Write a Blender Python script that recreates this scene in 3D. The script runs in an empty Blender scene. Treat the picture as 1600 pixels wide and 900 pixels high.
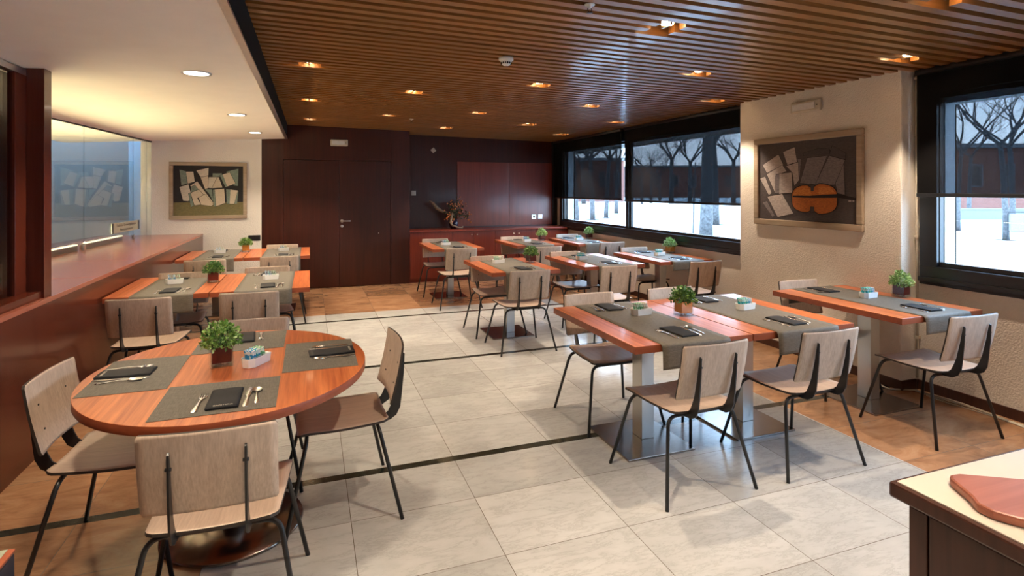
import bpy, math, random
from mathutils import Vector, Matrix
PI = math.pi
S = bpy.context.scene
COL = S.collection
random.seed(7)

# ------------------------------------------------------------------ camera, world, exposure
FPX, HOR, CH = 875.0, 296.0, 1.58
YAW = math.atan(316 / FPX)
cam_d = bpy.data.cameras.new('camera')
cam = bpy.data.objects.new('camera', cam_d)
COL.objects.link(cam)
cam.location = (0, 0, CH)
cam.rotation_euler = (PI / 2, 0, -YAW)
cam_d.sensor_fit = 'HORIZONTAL'
cam_d.sensor_width = 36
cam_d.lens = 36 * FPX / 1600
cam_d.shift_x = 0
cam_d.shift_y = -(450 - HOR) / 1600
cam_d.clip_start = 0.05
cam_d.clip_end = 400
S.camera = cam

S.view_settings.view_transform = 'Standard'
S.view_settings.look = 'None'
S.view_settings.gamma = 1
S.view_settings.exposure = 0.28
S.view_settings.use_curve_mapping = False

SKY = 12.0
SPOT_W = 88.0
WHITE_W = 135.0
W = bpy.data.worlds.new('sky')
S.world = W
W.use_nodes = True
nt = W.node_tree
nt.nodes.clear()
wo = nt.nodes.new('ShaderNodeOutputWorld')
bg = nt.nodes.new('ShaderNodeBackground')
tc = nt.nodes.new('ShaderNodeTexCoord')
sx = nt.nodes.new('ShaderNodeSeparateXYZ')
cr = nt.nodes.new('ShaderNodeValToRGB')
cr.color_ramp.elements[0].position = 0.0
cr.color_ramp.elements[0].color = (0.80, 0.90, 1.0, 1)
cr.color_ramp.elements[1].position = 0.5
cr.color_ramp.elements[1].color = (0.42, 0.68, 1.0, 1)
nt.links.new(tc.outputs['Generated'], sx.inputs[0])
nt.links.new(sx.outputs['Z'], cr.inputs[0])
nt.links.new(cr.outputs[0], bg.inputs[0])
nt.links.new(bg.outputs[0], wo.inputs[0])
bg.inputs[1].default_value = SKY


def portal(x, y0, y1, z0, z1):
    l = bpy.data.lights.new('window_portal', 'AREA')
    l.shape = 'RECTANGLE'
    l.size = z1 - z0
    l.size_y = y1 - y0
    l.cycles.is_portal = True
    o = bpy.data.objects.new('window_portal', l)
    COL.objects.link(o)
    o.location = (x, (y0 + y1) / 2, (z0 + z1) / 2)
    o.rotation_euler = (0, PI / 2, 0)


portal(4.80, 4.9, 9.7, 0.95, 2.35)
portal(4.80, -3.0, 2.9, 0.95, 2.35)


# ------------------------------------------------------------------ node material helpers
class NM:
    def __init__(s, name):
        s.m = bpy.data.materials.new(name)
        s.m.use_nodes = True
        s.t = s.m.node_tree
        s.t.nodes.clear()
        s.out = s.t.nodes.new('ShaderNodeOutputMaterial')

    def n(s, kind, **kw):
        nd = s.t.nodes.new(kind)
        for k, v in kw.items():
            setattr(nd, k, v)
        return nd

    def put(s, sock, v):
        if hasattr(v, 'is_output') or isinstance(v, bpy.types.NodeSocket):
            s.t.links.new(v, sock)
        else:
            if isinstance(v, (tuple, list)) and len(v) == 3 and sock.type == 'RGBA':
                v = (*v, 1)
            sock.default_value = v

    def math(s, op, a, b=0.0, c=0.0):
        nd = s.n('ShaderNodeMath', operation=op)
        s.put(nd.inputs[0], a)
        s.put(nd.inputs[1], b)
        s.put(nd.inputs[2], c)
        return nd.outputs[0]

    def mix(s, f, a, b, blend='MIX'):
        nd = s.n('ShaderNodeMix', data_type='RGBA', blend_type=blend)
        s.put(nd.inputs[0], f)
        s.put(nd.inputs[6], a)
        s.put(nd.inputs[7], b)
        return nd.outputs[2]

    def coord(s, which='Object'):
        return s.n('ShaderNodeTexCoord').outputs[which]

    def mapping(s, v, scale=(1, 1, 1), rot=(0, 0, 0), loc=(0, 0, 0)):
        nd = s.n('ShaderNodeMapping')
        s.put(nd.inputs[0], v)
        nd.inputs['Scale'].default_value = scale
        nd.inputs['Rotation'].default_value = rot
        nd.inputs['Location'].default_value = loc
        return nd.outputs[0]

    def noise(s, v, scale=5, detail=4, rough=0.5, dist=0.0, out=0):
        nd = s.n('ShaderNodeTexNoise')
        s.put(nd.inputs['Vector'], v)
        nd.inputs['Scale'].default_value = scale
        nd.inputs['Detail'].default_value = detail
        nd.inputs['Roughness'].default_value = rough
        nd.inputs['Distortion'].default_value = dist
        return nd.outputs[out]

    def ramp(s, f, stops):
        nd = s.n('ShaderNodeValToRGB')
        s.put(nd.inputs[0], f)
        e = nd.color_ramp.elements
        while len(e) < len(stops):
            e.new(0.5)
        for i, (p, c) in enumerate(stops):
            e[i].position = p
            e[i].color = (*c, 1) if len(c) == 3 else c
        return nd.outputs[0]

    def bump(s, h, strength=0.3, dist=0.01):
        nd = s.n('ShaderNodeBump')
        s.put(nd.inputs['Height'], h)
        nd.inputs['Strength'].default_value = strength
        nd.inputs['Distance'].default_value = dist
        return nd.outputs[0]

    def bsdf(s, col, rough=0.5, metal=0.0, normal=None, **kw):
        b = s.n('ShaderNodeBsdfPrincipled')
        s.put(b.inputs['Base Color'], col)
        s.put(b.inputs['Roughness'], rough)
        s.put(b.inputs['Metallic'], metal)
        if normal is not None:
            s.put(b.inputs['Normal'], normal)
        for k, v in kw.items():
            s.put(b.inputs[k.replace('_', ' ')], v)
        s.t.links.new(b.outputs[0], s.out.inputs[0])
        return s.m


def wood(name, c1, c2, rough=0.3, axis=2, grain=60, coat=0.0, bumpy=0.0):
    """Veneer with the grain running along the given axis of the object."""
    m = NM(name)
    sc = [1.0, 1.0, 1.0]
    sc[axis] = 0.035
    v = m.mapping(m.coord(), tuple(sc))
    a = m.noise(v, grain, 5, 0.6)
    b = m.noise(m.mapping(m.coord(), tuple(x * 1.0 for x in sc)), grain * 0.12, 3, 0.5, 0.6)
    f = m.math('ADD', m.math('MULTIPLY', a, 0.6), m.math('MULTIPLY', b, 0.4))
    col = m.ramp(f, [(0.36, c1), (0.64, c2)])
    nrm = m.bump(a, bumpy, 0.002) if bumpy else None
    return m.bsdf(col, rough, 0, nrm, Coat_Weight=coat, Coat_Roughness=0.08)


def plain(name, col, rough=0.5, metal=0.0, var=0.06, scale=30, **kw):
    m = NM(name)
    n = m.noise(m.coord(), scale, 3)
    d = tuple(max(0, c * (1 - var)) for c in col)
    u = tuple(min(1, c * (1 + var)) for c in col)
    return m.bsdf(m.ramp(n, [(0.3, d), (0.7, u)]), rough, metal, **kw)


def emit(name, col, strength):
    m = NM(name)
    e = m.n('ShaderNodeEmission')
    m.put(e.inputs[0], col)
    e.inputs[1].default_value = strength
    m.t.links.new(e.outputs[0], m.out.inputs[0])
    return m.m


def thin_glass(name, tint=(1, 1, 1), refl=1.0, ior=1.5, rough=0.0):
    m = NM(name)
    tr = m.n('ShaderNodeBsdfTransparent')
    tr.inputs[0].default_value = (*tint, 1)
    gl = m.n('ShaderNodeBsdfGlossy')
    gl.inputs['Roughness'].default_value = rough
    # Schlick reflectance that is the same from both faces of the sheet
    ge = m.n('ShaderNodeNewGeometry')
    dt = m.n('ShaderNodeVectorMath', operation='DOT_PRODUCT')
    m.put(dt.inputs[0], ge.outputs['Normal'])
    m.put(dt.inputs[1], ge.outputs['Incoming'])
    c1 = m.math('SUBTRACT', 1.0, m.math('ABSOLUTE', dt.outputs['Value']))
    f0 = ((ior - 1) / (ior + 1)) ** 2
    fre = m.math('MULTIPLY_ADD', m.math('POWER', c1, 5.0), 1 - f0, f0)
    mx = m.n('ShaderNodeMixShader')
    m.put(mx.inputs[0], m.math('MINIMUM', m.math('MULTIPLY', fre, refl), 1.0))
    m.t.links.new(tr.outputs[0], mx.inputs[1])
    m.t.links.new(gl.outputs[0], mx.inputs[2])
    m.t.links.new(mx.outputs[0], m.out.inputs[0])
    return m.m


M = {}
M['table'] = wood('orange_wood', (0.40, 0.085, 0.028), (0.74, 0.24, 0.085), 0.3, 1, 70, 0.2)
M['table_edge'] = wood('red_wood_edge', (0.26, 0.06, 0.025), (0.36, 0.09, 0.035), 0.4, 0, 40)
M['ply'] = wood('pale_oak_ply', (0.47, 0.35, 0.265), (0.66, 0.52, 0.41), 0.42, 2, 150)
M['ply_seat'] = wood('pale_oak_seat', (0.45, 0.33, 0.25), (0.60, 0.46, 0.36), 0.36, 1, 150)
M['ply_edge'] = plain('dark_ply_edge', (0.035, 0.025, 0.02), 0.5)
M['parapet'] = wood('mahogany', (0.085, 0.015, 0.007), (0.125, 0.024, 0.011), 0.25, 2, 40, 0.15)
M['parapet_top'] = wood('mahogany_top', (0.34, 0.10, 0.06), (0.42, 0.14, 0.09), 0.2, 1, 24, 0.0)
M['door'] = wood('dark_mahogany', (0.032, 0.006, 0.003), (0.062, 0.012, 0.006), 0.33, 2, 40, 0.1)
M['cabinet'] = wood('red_mahogany', (0.17, 0.026, 0.012), (0.25, 0.042, 0.020), 0.3, 2, 40, 0.15)
M['counter_dark'] = wood('dark_counter_wood', (0.05, 0.018, 0.012), (0.09, 0.035, 0.022), 0.35, 2, 40)
M['board'] = wood('board_wood', (0.32, 0.10, 0.06), (0.45, 0.16, 0.10), 0.4, 0, 40)
M['black'] = plain('black_steel', (0.012, 0.012, 0.013), 0.38)
M['frame'] = plain('black_window_frame', (0.014, 0.014, 0.016), 0.3)
M['dark'] = plain('black_void', (0.006, 0.006, 0.006), 0.9, Specular_IOR_Level=0.15)
M['white_paint'] = plain('white_ceiling_paint', (0.88, 0.83, 0.76), 0.8, 0, 0.02, 5)
M['porcelain'] = plain('white_porcelain', (0.92, 0.91, 0.88), 0.25, 0, 0.02)
M['plastic'] = plain('cream_plastic', (0.62, 0.56, 0.45), 0.4)
M['white_plastic'] = plain('white_plastic', (0.75, 0.73, 0.70), 0.4)
M['cream'] = plain('cream_laminate', (0.74, 0.69, 0.60), 0.28, 0, 0.04, 6)
M['napkin'] = plain('black_napkin', (0.016, 0.016, 0.018), 0.75, 0, 0.2, 200)
M['frame_wood'] = wood('pale_frame_wood', (0.33, 0.25, 0.17), (0.46, 0.36, 0.26), 0.5, 0, 40)
M['aluminium'] = plain('aluminium', (0.6, 0.6, 0.6), 0.3, 1.0)
M['brass'] = plain('brushed_brass', (0.75, 0.6, 0.4), 0.3, 1.0)
M['cutlery'] = plain('polished_cutlery', (0.95, 0.94, 0.92), 0.27, 1.0, 0.02)
M['red_pot'] = plain('dark_red_pot', (0.15, 0.014, 0.010), 0.3)
M['orange_pot'] = plain('orange_pot', (0.90, 0.36, 0.06), 0.4)
M['soil'] = plain('soil', (0.03, 0.02, 0.012), 0.9)
M['glass'] = thin_glass('vase_glass', (0.93, 0.95, 0.95), 1.0, 1.45)
M['pane'] = thin_glass('window_glass', (0.93, 0.97, 1.0), 1.0, 1.5)
M['partition'] = thin_glass('partition_glass', (0.72, 0.78, 0.82), 1.5, 1.6)
M['dark_pane'] = thin_glass('screen_glass', (0.8, 0.8, 0.8), 0.6, 1.5)
M['warm_lamp'] = emit('halogen_glow', (1.0, 0.66, 0.34), 40)
M['white_lamp'] = emit('white_lamp_glow', (1.0, 0.90, 0.72), 7)
M['led'] = emit('led_glow', (1.0, 0.74, 0.36), 5)


def mk_metal():
    m = NM('brushed_steel')
    n = m.noise(m.mapping(m.coord(), (1, 1, 0.02)), 400, 2)
    return m.bsdf((0.50, 0.49, 0.475), m.math('ADD', m.math('MULTIPLY', n, 0.04), 0.27), 1.0)


M['steel'] = mk_metal()
M['base_steel'] = plain('bronze_steel_plate', (0.30, 0.26, 0.24), 0.22, 1.0)


def mk_weave(name, c1, c2):
    m = NM(name)
    co = m.coord()
    w1 = m.noise(m.mapping(co, (1, 0.08, 1)), 420, 2)
    w2 = m.noise(m.mapping(co, (0.08, 1, 1)), 420, 2)
    f = m.math('MULTIPLY', m.math('ADD', w1, w2), 0.5)
    return m.bsdf(m.ramp(f, [(0.4, c1), (0.6, c2)]), 0.65, 0, m.bump(f, 0.25, 0.002))


M['runner'] = mk_weave('taupe_woven_runner', (0.105, 0.092, 0.072), (0.175, 0.155, 0.125))


def mk_stucco(name, col):
    m = NM(name)
    co = m.coord()
    n = m.noise(co, 85, 3, 0.5)
    n2 = m.noise(co, 3, 2)
    c = m.ramp(n2, [(0.3, tuple(x * 0.95 for x in col)), (0.7, col)])
    return m.bsdf(c, 0.85, 0, m.bump(n, 0.6, 0.010))


M['stucco'] = mk_stucco('rough_stucco', (0.83, 0.76, 0.67))
M['smooth_wall'] = mk_stucco('painted_plaster', (0.84, 0.79, 0.72))


def mk_blind():
    m = NM('dark_mesh_blind')
    tr = m.n('ShaderNodeBsdfTransparent')
    tr.inputs[0].default_value = (0.42, 0.44, 0.46, 1)
    di = m.n('ShaderNodeBsdfDiffuse')
    di.inputs[0].default_value = (0.022, 0.021, 0.022, 1)
    mx = m.n('ShaderNodeMixShader')
    n = m.noise(m.mapping(m.coord(), (1, 1, 0.02)), 20, 2)
    ge = m.n('ShaderNodeNewGeometry')
    dt = m.n('ShaderNodeVectorMath', operation='DOT_PRODUCT')
    m.put(dt.inputs[0], ge.outputs['Normal'])
    m.put(dt.inputs[1], ge.outputs['Incoming'])
    graze = m.math('SUBTRACT', 1.0, m.math('ABSOLUTE', dt.outputs['Value']))
    m.put(mx.inputs[0], m.math('MULTIPLY_ADD', graze, 0.42, m.math('MULTIPLY_ADD', n, 0.10, 0.36)))
    m.t.links.new(tr.outputs[0], mx.inputs[1])
    m.t.links.new(di.outputs[0], mx.inputs[2])
    m.t.links.new(mx.outputs[0], m.out.inputs[0])
    return m.m


M['blind'] = mk_blind()


def mk_floor():
    m = NM('marble_floor')
    co = m.coord()
    sp = m.n('ShaderNodeSeparateXYZ')
    m.put(sp.inputs[0], co)
    x, y = sp.outputs[0], sp.outputs[1]
    TX, TY = 0.61, 0.4775
    u = m.math('DIVIDE', m.math('SUBTRACT', x, 0.185), TX)
    v = m.math('DIVIDE', m.math('SUBTRACT', y, 3.24), TY)
    fu = m.math('FRACT', u)
    fv = m.math('FRACT', v)
    du = m.math('MULTIPLY', m.math('MINIMUM', fu, m.math('SUBTRACT', 1.0, fu)), TX)
    dv = m.math('MULTIPLY', m.math('MINIMUM', fv, m.math('SUBTRACT', 1.0, fv)), TY)
    joint = m.math('LESS_THAN', m.math('MINIMUM', du, dv), 0.0016)
    cb = m.n('ShaderNodeCombineXYZ')
    m.put(cb.inputs[0], m.math('FLOOR', u))
    m.put(cb.inputs[1], m.math('FLOOR', v))
    wn = m.n('ShaderNodeTexWhiteNoise', noise_dimensions='3D')
    m.put(wn.inputs[0], cb.outputs[0])
    # per-tile shift so that the veins break at the joints
    off = m.n('ShaderNodeVectorMath', operation='MULTIPLY_ADD')
    m.put(off.inputs[0], wn.outputs['Color'])
    off.inputs[1].default_value = (9, 9, 9)
    m.put(off.inputs[2], co)
    tv = off.outputs[0]
    vein = m.noise(m.mapping(tv, (1, 3.2, 1), (0, 0, 0.6)), 3.0, 12, 0.74, 0.35)
    vein_l = m.math('ABSOLUTE', m.math('SUBTRACT', vein, 0.5))
    vm = m.ramp(vein_l, [(0.0, (1, 1, 1)), (0.022, (0.22, 0.22, 0.22)), (0.09, (0, 0, 0))])
    cloud = m.noise(tv, 2.2, 5, 0.6)
    white = m.ramp(cloud, [(0.3, (0.46, 0.46, 0.44)), (0.7, (0.61, 0.61, 0.59))])
    white = m.mix(m.math('MULTIPLY', vm, 0.5), white, (0.33, 0.325, 0.30))
    tone = m.math('MULTIPLY_ADD', wn.outputs['Value'], 0.20, 0.86)
    white = m.mix(1.0, white, tone, 'MULTIPLY')
    br = m.noise(m.mapping(tv, (1, 2.6, 1), (0, 0, 0.5)), 3.0, 9, 0.7, 0.8)
    brown = m.ramp(br, [(0.28, (0.21, 0.105, 0.055)), (0.5, (0.38, 0.20, 0.105)), (0.75, (0.50, 0.30, 0.17))])
    brown = m.mix(1.0, brown, m.math('MULTIPLY_ADD', wn.outputs['Value'], 0.45, 0.70), 'MULTIPLY')
    inx = m.math('MULTIPLY', m.math('GREATER_THAN', x, -0.425), m.math('LESS_THAN', x, 3.25))
    iny = m.math('LESS_THAN', y, 7.42)
    col = m.mix(m.math('MULTIPLY', inx, iny), brown, white)
    col = m.mix(joint, col, (0.16, 0.13, 0.10))
    # dark green stone bands across the room every four tiles
    sv = m.math('FRACT', m.math('DIVIDE', m.math('SUBTRACT', y, 3.21 - 1.91 / 2), 1.91))
    ds = m.math('ABSOLUTE', m.math('MULTIPLY', m.math('SUBTRACT', sv, 0.5), 1.91))
    band = m.math('MULTIPLY', m.math('LESS_THAN', ds, 0.03), m.math('LESS_THAN', y, 7.2))
    gr = m.ramp(m.noise(co, 38, 5, 0.7), [(0.4, (0.008, 0.010, 0.008)), (0.62, (0.035, 0.042, 0.032)), (0.8, (0.10, 0.11, 0.09))])
    col = m.mix(band, col, gr)
    rg = m.math('MULTIPLY_ADD', m.noise(co, 6, 4), 0.14, 0.10)
    return m.bsdf(col, rg, 0, None, Specular_IOR_Level=0.5)


M['floor'] = mk_floor()


def mk_slat():
    m = NM('ceiling_slat_wood')
    co = m.coord()
    a = m.noise(m.mapping(co, (0.05, 1, 1)), 60, 4)
    sp = m.n('ShaderNodeSeparateXYZ')
    m.put(sp.inputs[0], co)
    b = m.noise(m.mapping(co, (0.5, 9, 1)), 1.0, 1)
    col = m.ramp(m.math('MULTIPLY_ADD', b, 0.5, m.math('MULTIPLY', a, 0.5)),
                 [(0.35, (0.22, 0.088, 0.022)), (0.65, (0.35, 0.150, 0.042))])
    return m.bsdf(col, 0.33, 0, None, Coat_Weight=0.15)


M['slat'] = mk_slat()


def mk_leaf(name, c1, c2):
    m = NM(name)
    n = m.noise(m.coord(), 60, 2)
    return m.bsdf(m.ramp(n, [(0.35, c1), (0.65, c2)]), 0.4)


M['leaf'] = mk_leaf('green_leaf', (0.09, 0.22, 0.03), (0.30, 0.50, 0.12))
M['leaf_dark'] = mk_leaf('dark_leaf', (0.04, 0.12, 0.025), (0.11, 0.26, 0.06))
M['leaf_pale'] = mk_leaf('pale_leaf', (0.22, 0.40, 0.10), (0.50, 0.66, 0.30))


def mk_sachet(name, c1, c2):
    m = NM(name)
    n = m.noise(m.mapping(m.coord(), (1, 1, 1)), 60, 1)
    return m.bsdf(m.ramp(n, [(0.49, c1), (0.51, c2)]), 0.45)


M['sachet0'] = mk_sachet('blue_sachet', (0.03, 0.30, 0.62), (0.75, 0.80, 0.82))
M['sachet1'] = mk_sachet('green_sachet', (0.16, 0.50, 0.26), (0.75, 0.82, 0.76))
M['sachet2'] = mk_sachet('beige_sachet', (0.70, 0.62, 0.50), (0.80, 0.77, 0.72))
M['sachet3'] = mk_sachet('teal_sachet', (0.02, 0.42, 0.48), (0.55, 0.75, 0.75))


# ------------------------------------------------------------------ mesh helpers
class MB:
    def __init__(s):
        s.v = []
        s.f = []
        s.mi = []
        s.sm = []

    def add(s, vs, fs, mi=0, smooth=False):
        b = len(s.v)
        s.v += [tuple(p) for p in vs]
        for f in fs:
            s.f.append([b + i for i in f])
            s.mi.append(mi)
            s.sm.append(smooth)
        return s

    def box(s, x0, x1, y0, y1, z0, z1, mi=0, M4=None):
        vs = [(x, y, z) for x in (x0, x1) for y in (y0, y1) for z in (z0, z1)]
        if M4 is not None:
            vs = [M4 @ Vector(p) for p in vs]
        return s.add(vs, [(0, 1, 3, 2), (4, 6, 7, 5), (0, 4, 5, 1), (2, 3, 7, 6), (0, 2, 6, 4), (1, 5, 7, 3)], mi)

    def tube(s, pts, r, n=8, mi=0, caps=True):
        pts = [Vector(p) for p in pts]
        rs = r if isinstance(r, (list, tuple)) else [r] * len(pts)
        rings = []
        up = None
        for i, p in enumerate(pts):
            if i == 0:
                t = pts[1] - pts[0]
            elif i == len(pts) - 1:
                t = pts[-1] - pts[-2]
            else:
                t = (pts[i + 1] - p).normalized() + (p - pts[i - 1]).normalized()
            t.normalize()
            if up is None:
                up = t.orthogonal().normalized()
            up = (up - t * up.dot(t))
            if up.length < 1e-5:
                up = t.orthogonal()
            up.normalize()
            w = t.cross(up)
            rings.append([p + (up * math.cos(2 * PI * k / n) + w * math.sin(2 * PI * k / n)) * rs[i] for k in range(n)])
        b = len(s.v)
        vs = [q for rg in rings for q in rg]
        fs = []
        for i in range(len(pts) - 1):
            for k in range(n):
                a, c = i * n + k, i * n + (k + 1) % n
                fs.append((a, c, c + n, a + n))
        s.add(vs, fs, mi, True)
        if caps:
            s.f.append([b + k for k in range(n)][::-1]); s.mi.append(mi); s.sm.append(False)
            e = b + (len(pts) - 1) * n
            s.f.append([e + k for k in range(n)]); s.mi.append(mi); s.sm.append(False)
        return s

    def prism(s, poly, h0, h1, fn=lambda a, b, h: (a, b, h), mi=0, mi_side=None, smooth=False):
        n = len(poly)
        vs = [fn(a, b, h0) for a, b in poly] + [fn(a, b, h1) for a, b in poly]
        s.add(vs, [tuple(range(n))[::-1], tuple(range(n, 2 * n))], mi)
        b = len(s.v) - 2 * n
        for i in range(n):
            j = (i + 1) % n
            s.f.append([b + i, b + j, b + n + j, b + n + i])
            s.mi.append(mi if mi_side is None else mi_side)
            s.sm.append(smooth)
        return s

    def lathe(s, prof, n=24, c=(0, 0, 0), mi=0, smooth=True):
        vs = []
        for r, z in prof:
            for k in range(n):
                a = 2 * PI * k / n
                vs.append((c[0] + r * math.cos(a), c[1] + r * math.sin(a), c[2] + z))
        fs = []
        for i in range(len(prof) - 1):
            for k in range(n):
                a, b = i * n + k, i * n + (k + 1) % n
                fs.append((a, b, b + n, a + n))
        fs.append(tuple(range(n))[::-1])
        e = (len(prof) - 1) * n
        fs.append(tuple(range(e, e + n)))
        return s.add(vs, fs, mi, smooth)

    def sheet(s, nu, nv, fn, t, mi=0, mi_edge=1):
        """Solid curved sheet: fn(u,v) -> point, thickness t along the local normal."""
        P = [[Vector(fn(i / nu, j / nv)) for j in range(nv + 1)] for i in range(nu + 1)]

        def nrm(i, j):
            a = P[min(i + 1, nu)][j] - P[max(i - 1, 0)][j]
            b = P[i][min(j + 1, nv)] - P[i][max(j - 1, 0)]
            return a.cross(b).normalized()
        top = [P[i][j] for i in range(nu + 1) for j in range(nv + 1)]
        bot = [P[i][j] - nrm(i, j) * t for i in range(nu + 1) for j in range(nv + 1)]
        N = len(top)
        w = nv + 1
        fs, fb, fe = [], [], []
        for i in range(nu):
            for j in range(nv):
                a = i * w + j
                fs.append((a, a + w, a + w + 1, a + 1))
                fb.append((N + a, N + a + 1, N + a + w + 1, N + a + w))
        loop = [i * w for i in range(nu)] + [nu * w + j for j in range(nv)] + \
               [i * w + nv for i in range(nu, 0, -1)] + [j for j in range(nv, 0, -1)]
        for k in range(len(loop)):
            a, b = loop[k], loop[(k + 1) % len(loop)]
            fe.append((a, N + a, N + b, b))
        b0 = len(s.v)
        s.add(top + bot, fs + fb, mi, True)
        for f in fe:
            s.f.append([b0 + q for q in f]); s.mi.append(mi_edge); s.sm.append(False)
        return s

    def mesh(s, name, mats):
        me = bpy.data.meshes.new(name)
        me.from_pydata(s.v, [], s.f)
        for m in (mats if isinstance(mats, (list, tuple)) else [mats]):
            me.materials.append(m)
        me.polygons.foreach_set('material_index', s.mi)
        me.polygons.foreach_set('use_smooth', s.sm)
        me.validate()
        me.update()
        return me

    def build(s, name, mats, parent=None, loc=(0, 0, 0), rz=0.0, bevel=0.0):
        o = bpy.data.objects.new(name, s.mesh(name, mats))
        COL.objects.link(o)
        o.location = loc
        o.rotation_euler = (0, 0, rz)
        if parent is not None:
            o.parent = parent
        if bevel:
            b = o.modifiers.new('bevel', 'BEVEL')
            b.width = bevel
            b.segments = 2
            b.limit_method = 'ANGLE'
        return o


def thing(name, label, cat, loc=(0, 0, 0), rz=0.0, group=None):
    o = bpy.data.objects.new(name, None)
    COL.objects.link(o)
    o.location = loc
    o.rotation_euler = (0, 0, rz)
    o.empty_display_size = 0.1
    return tag(o, label, cat, group)


def tag(o, label, cat, group=None):
    o['label'] = label
    o['category'] = cat
    if group:
        o['group'] = group
    return o


def struct(o):
    o['kind'] = 'structure'
    return o


def dup(root, loc, rz, label, group=None):
    r = root.copy()
    COL.objects.link(r)
    r.location = loc
    r.rotation_euler = (root.rotation_euler[0], root.rotation_euler[1], rz)
    r['label'] = label
    if group:
        r['group'] = group
    for ch in list(root.children):
        c = ch.copy()
        COL.objects.link(c)
        c.parent = r
        for g in list(ch.children):
            d = g.copy()
            COL.objects.link(d)
            d.parent = c
    return r


# ------------------------------------------------------------------ the room
XP = -1.50            # face of the left parapet
XW = 4.55             # window wall
XC = 4.38             # face of the stucco pillar
YB, YB2 = 9.44, 10.05  # door wall, recessed cabinet wall
XF = -0.36            # step between white ceiling and slatted ceiling
YN = -3.0             # wall behind the camera


def zc(x):
    return 2.59 - 0.0183 * x


struct(MB().box(-6.5, 4.9, YN - 0.1, 10.6, -0.1, 0.0).build('floor', M['floor']))

LIGHTS = [(0, 4.83), (0, 6.76), (0, 8.56), (1, 5.75), (1, 7.60), (2.03, 2.86), (2.03, 4.85), (2.03, 6.82), (2.03, 8.70),
          (3.04, 1.88), (3.04, 3.84), (3.04, 5.74), (3.04, 7.69), (4.04, 2.81), (4.04, 4.81), (4.04, 6.83), (4.04, 8.68),
          (0, 2.87), (0, 0.9), (1, 1.9), (1, 3.8), (2.03, 0.9), (4.04, 0.85), (3.04, -0.1), (1, -0.1)]
LIGHTS = [l for l in LIGHTS if l not in ((0, 2.87), (1, 3.8))]
PITCH = 0.1115
sl = MB()
k = 0
y = YN
while y < YB2:
    y0, y1 = y, y + 0.060
    holes = sorted(lx for lx, ly in LIGHTS if y1 > ly - 0.050 and y0 < ly + 0.050)
    xs = [XF + 0.02]
    for h in holes:
        xs += [h - 0.085, h + 0.085]
    xs.append(4.84)
    for a, b in zip(xs[0::2], xs[1::2]):
        if b <= a:
            continue
        za, zb = zc(a), zc(b)
        vs = [(a, y0, za), (a, y1, za), (a, y0, za + 0.08), (a, y1, za + 0.08), (b, y0, zb), (b, y1, zb), (b, y0, zb + 0.08), (b, y1, zb + 0.08)]
        sl.add(vs, [(0, 2, 3, 1), (4, 5, 7, 6), (0, 1, 5, 4), (2, 6, 7, 3), (0, 4, 6, 2), (1, 3, 7, 5)], 0)
    y += PITCH
# dark board above the slats
sl.add([(XF + 0.01, YN, zc(XF) + 0.14), (4.84, YN, zc(4.84) + 0.14), (4.84, YB2 + 0.1, zc(4.84) + 0.14), (XF + 0.01, YB2 + 0.1, zc(XF) + 0.14),
        (XF + 0.01, YN, zc(XF) + 0.20), (4.84, YN, zc(4.84) + 0.20), (4.84, YB2 + 0.1, zc(4.84) + 0.20), (XF + 0.01, YB2 + 0.1, zc(XF) + 0.20)],
       [(0, 1, 2, 3), (4, 7, 6, 5), (0, 4, 5, 1), (1, 5, 6, 2), (2, 6, 7, 3), (3, 7, 4, 0)], 1)
struct(sl.build('ceiling', [M['slat'], M['dark']]))


def zw(x):
    return 2.372 + 0.05 * (x - XF)


wc = MB()
a, b = -3.2, XF - 0.005
wc.add([(a, YN, zw(a)), (b, YN, zw(b)), (b, YB, zw(b)), (a, YB, zw(a)), (a, YN, zw(a) + 0.02), (b, YN, zw(b) + 0.02), (b, YB, zw(b) + 0.02), (a, YB, zw(a) + 0.02)],
       [(0, 1, 2, 3), (4, 7, 6, 5), (0, 4, 5, 1), (1, 5, 6, 2), (2, 6, 7, 3), (3, 7, 4, 0)])
struct(wc.build('ceiling_lowered', M['white_paint']))
# the dark face between the two ceilings and its pale edge strip
fa = MB().box(XF, XF + 0.03, YN, YB - 0.001, zw(XF) + 0.012, 2.74)
struct(fa.build('trim_1', M['dark']))
fe = MB().box(XF - 0.004, XF + 0.034, YN, YB - 0.002, zw(XF) - 0.004, zw(XF) + 0.011)
struct(fe.build('trim_2', M['aluminium']))
struct(MB().box(-6.5, XF + 0.03, YN, YB + 0.1, 2.75, 2.85).build('ceiling_void', M['dark']))

# back walls
struct(MB().box(-2.30, -0.70, YB, YB + 0.15, 0, 2.6).build('wall_back_left', M['smooth_wall']))
bw = MB()
bw.box(-0.70, -0.39, YB, YB + 0.12, 0, 2.8)
bw.box(1.27, 1.58, YB, YB + 0.12, 0, 2.8)
bw.box(-0.39, 1.27, YB, YB + 0.12, 2.05, 2.8)
bw.box(1.50, 1.58, YB + 0.12, YB2 + 0.1, 0, 2.8)
bw.box(-0.70, 1.58, YB + 0.13, YB + 0.16, 0, 2.8)
struct(bw.build('wall_back_center', M['door'], bevel=0.002))
struct(MB().box(1.581, 4.84, YB2, YB2 + 0.12, 0, 2.8).build('wall_back_right', M['door']))
up = MB()
for xa, xb in ((2.55, 3.565), (3.571, 4.545)):
    up.box(xa, xb, YB2 - 0.02, YB2 - 0.001, 0.90, 2.09)
struct(up.build('trim_3', M['cabinet'], bevel=0.002))
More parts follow.
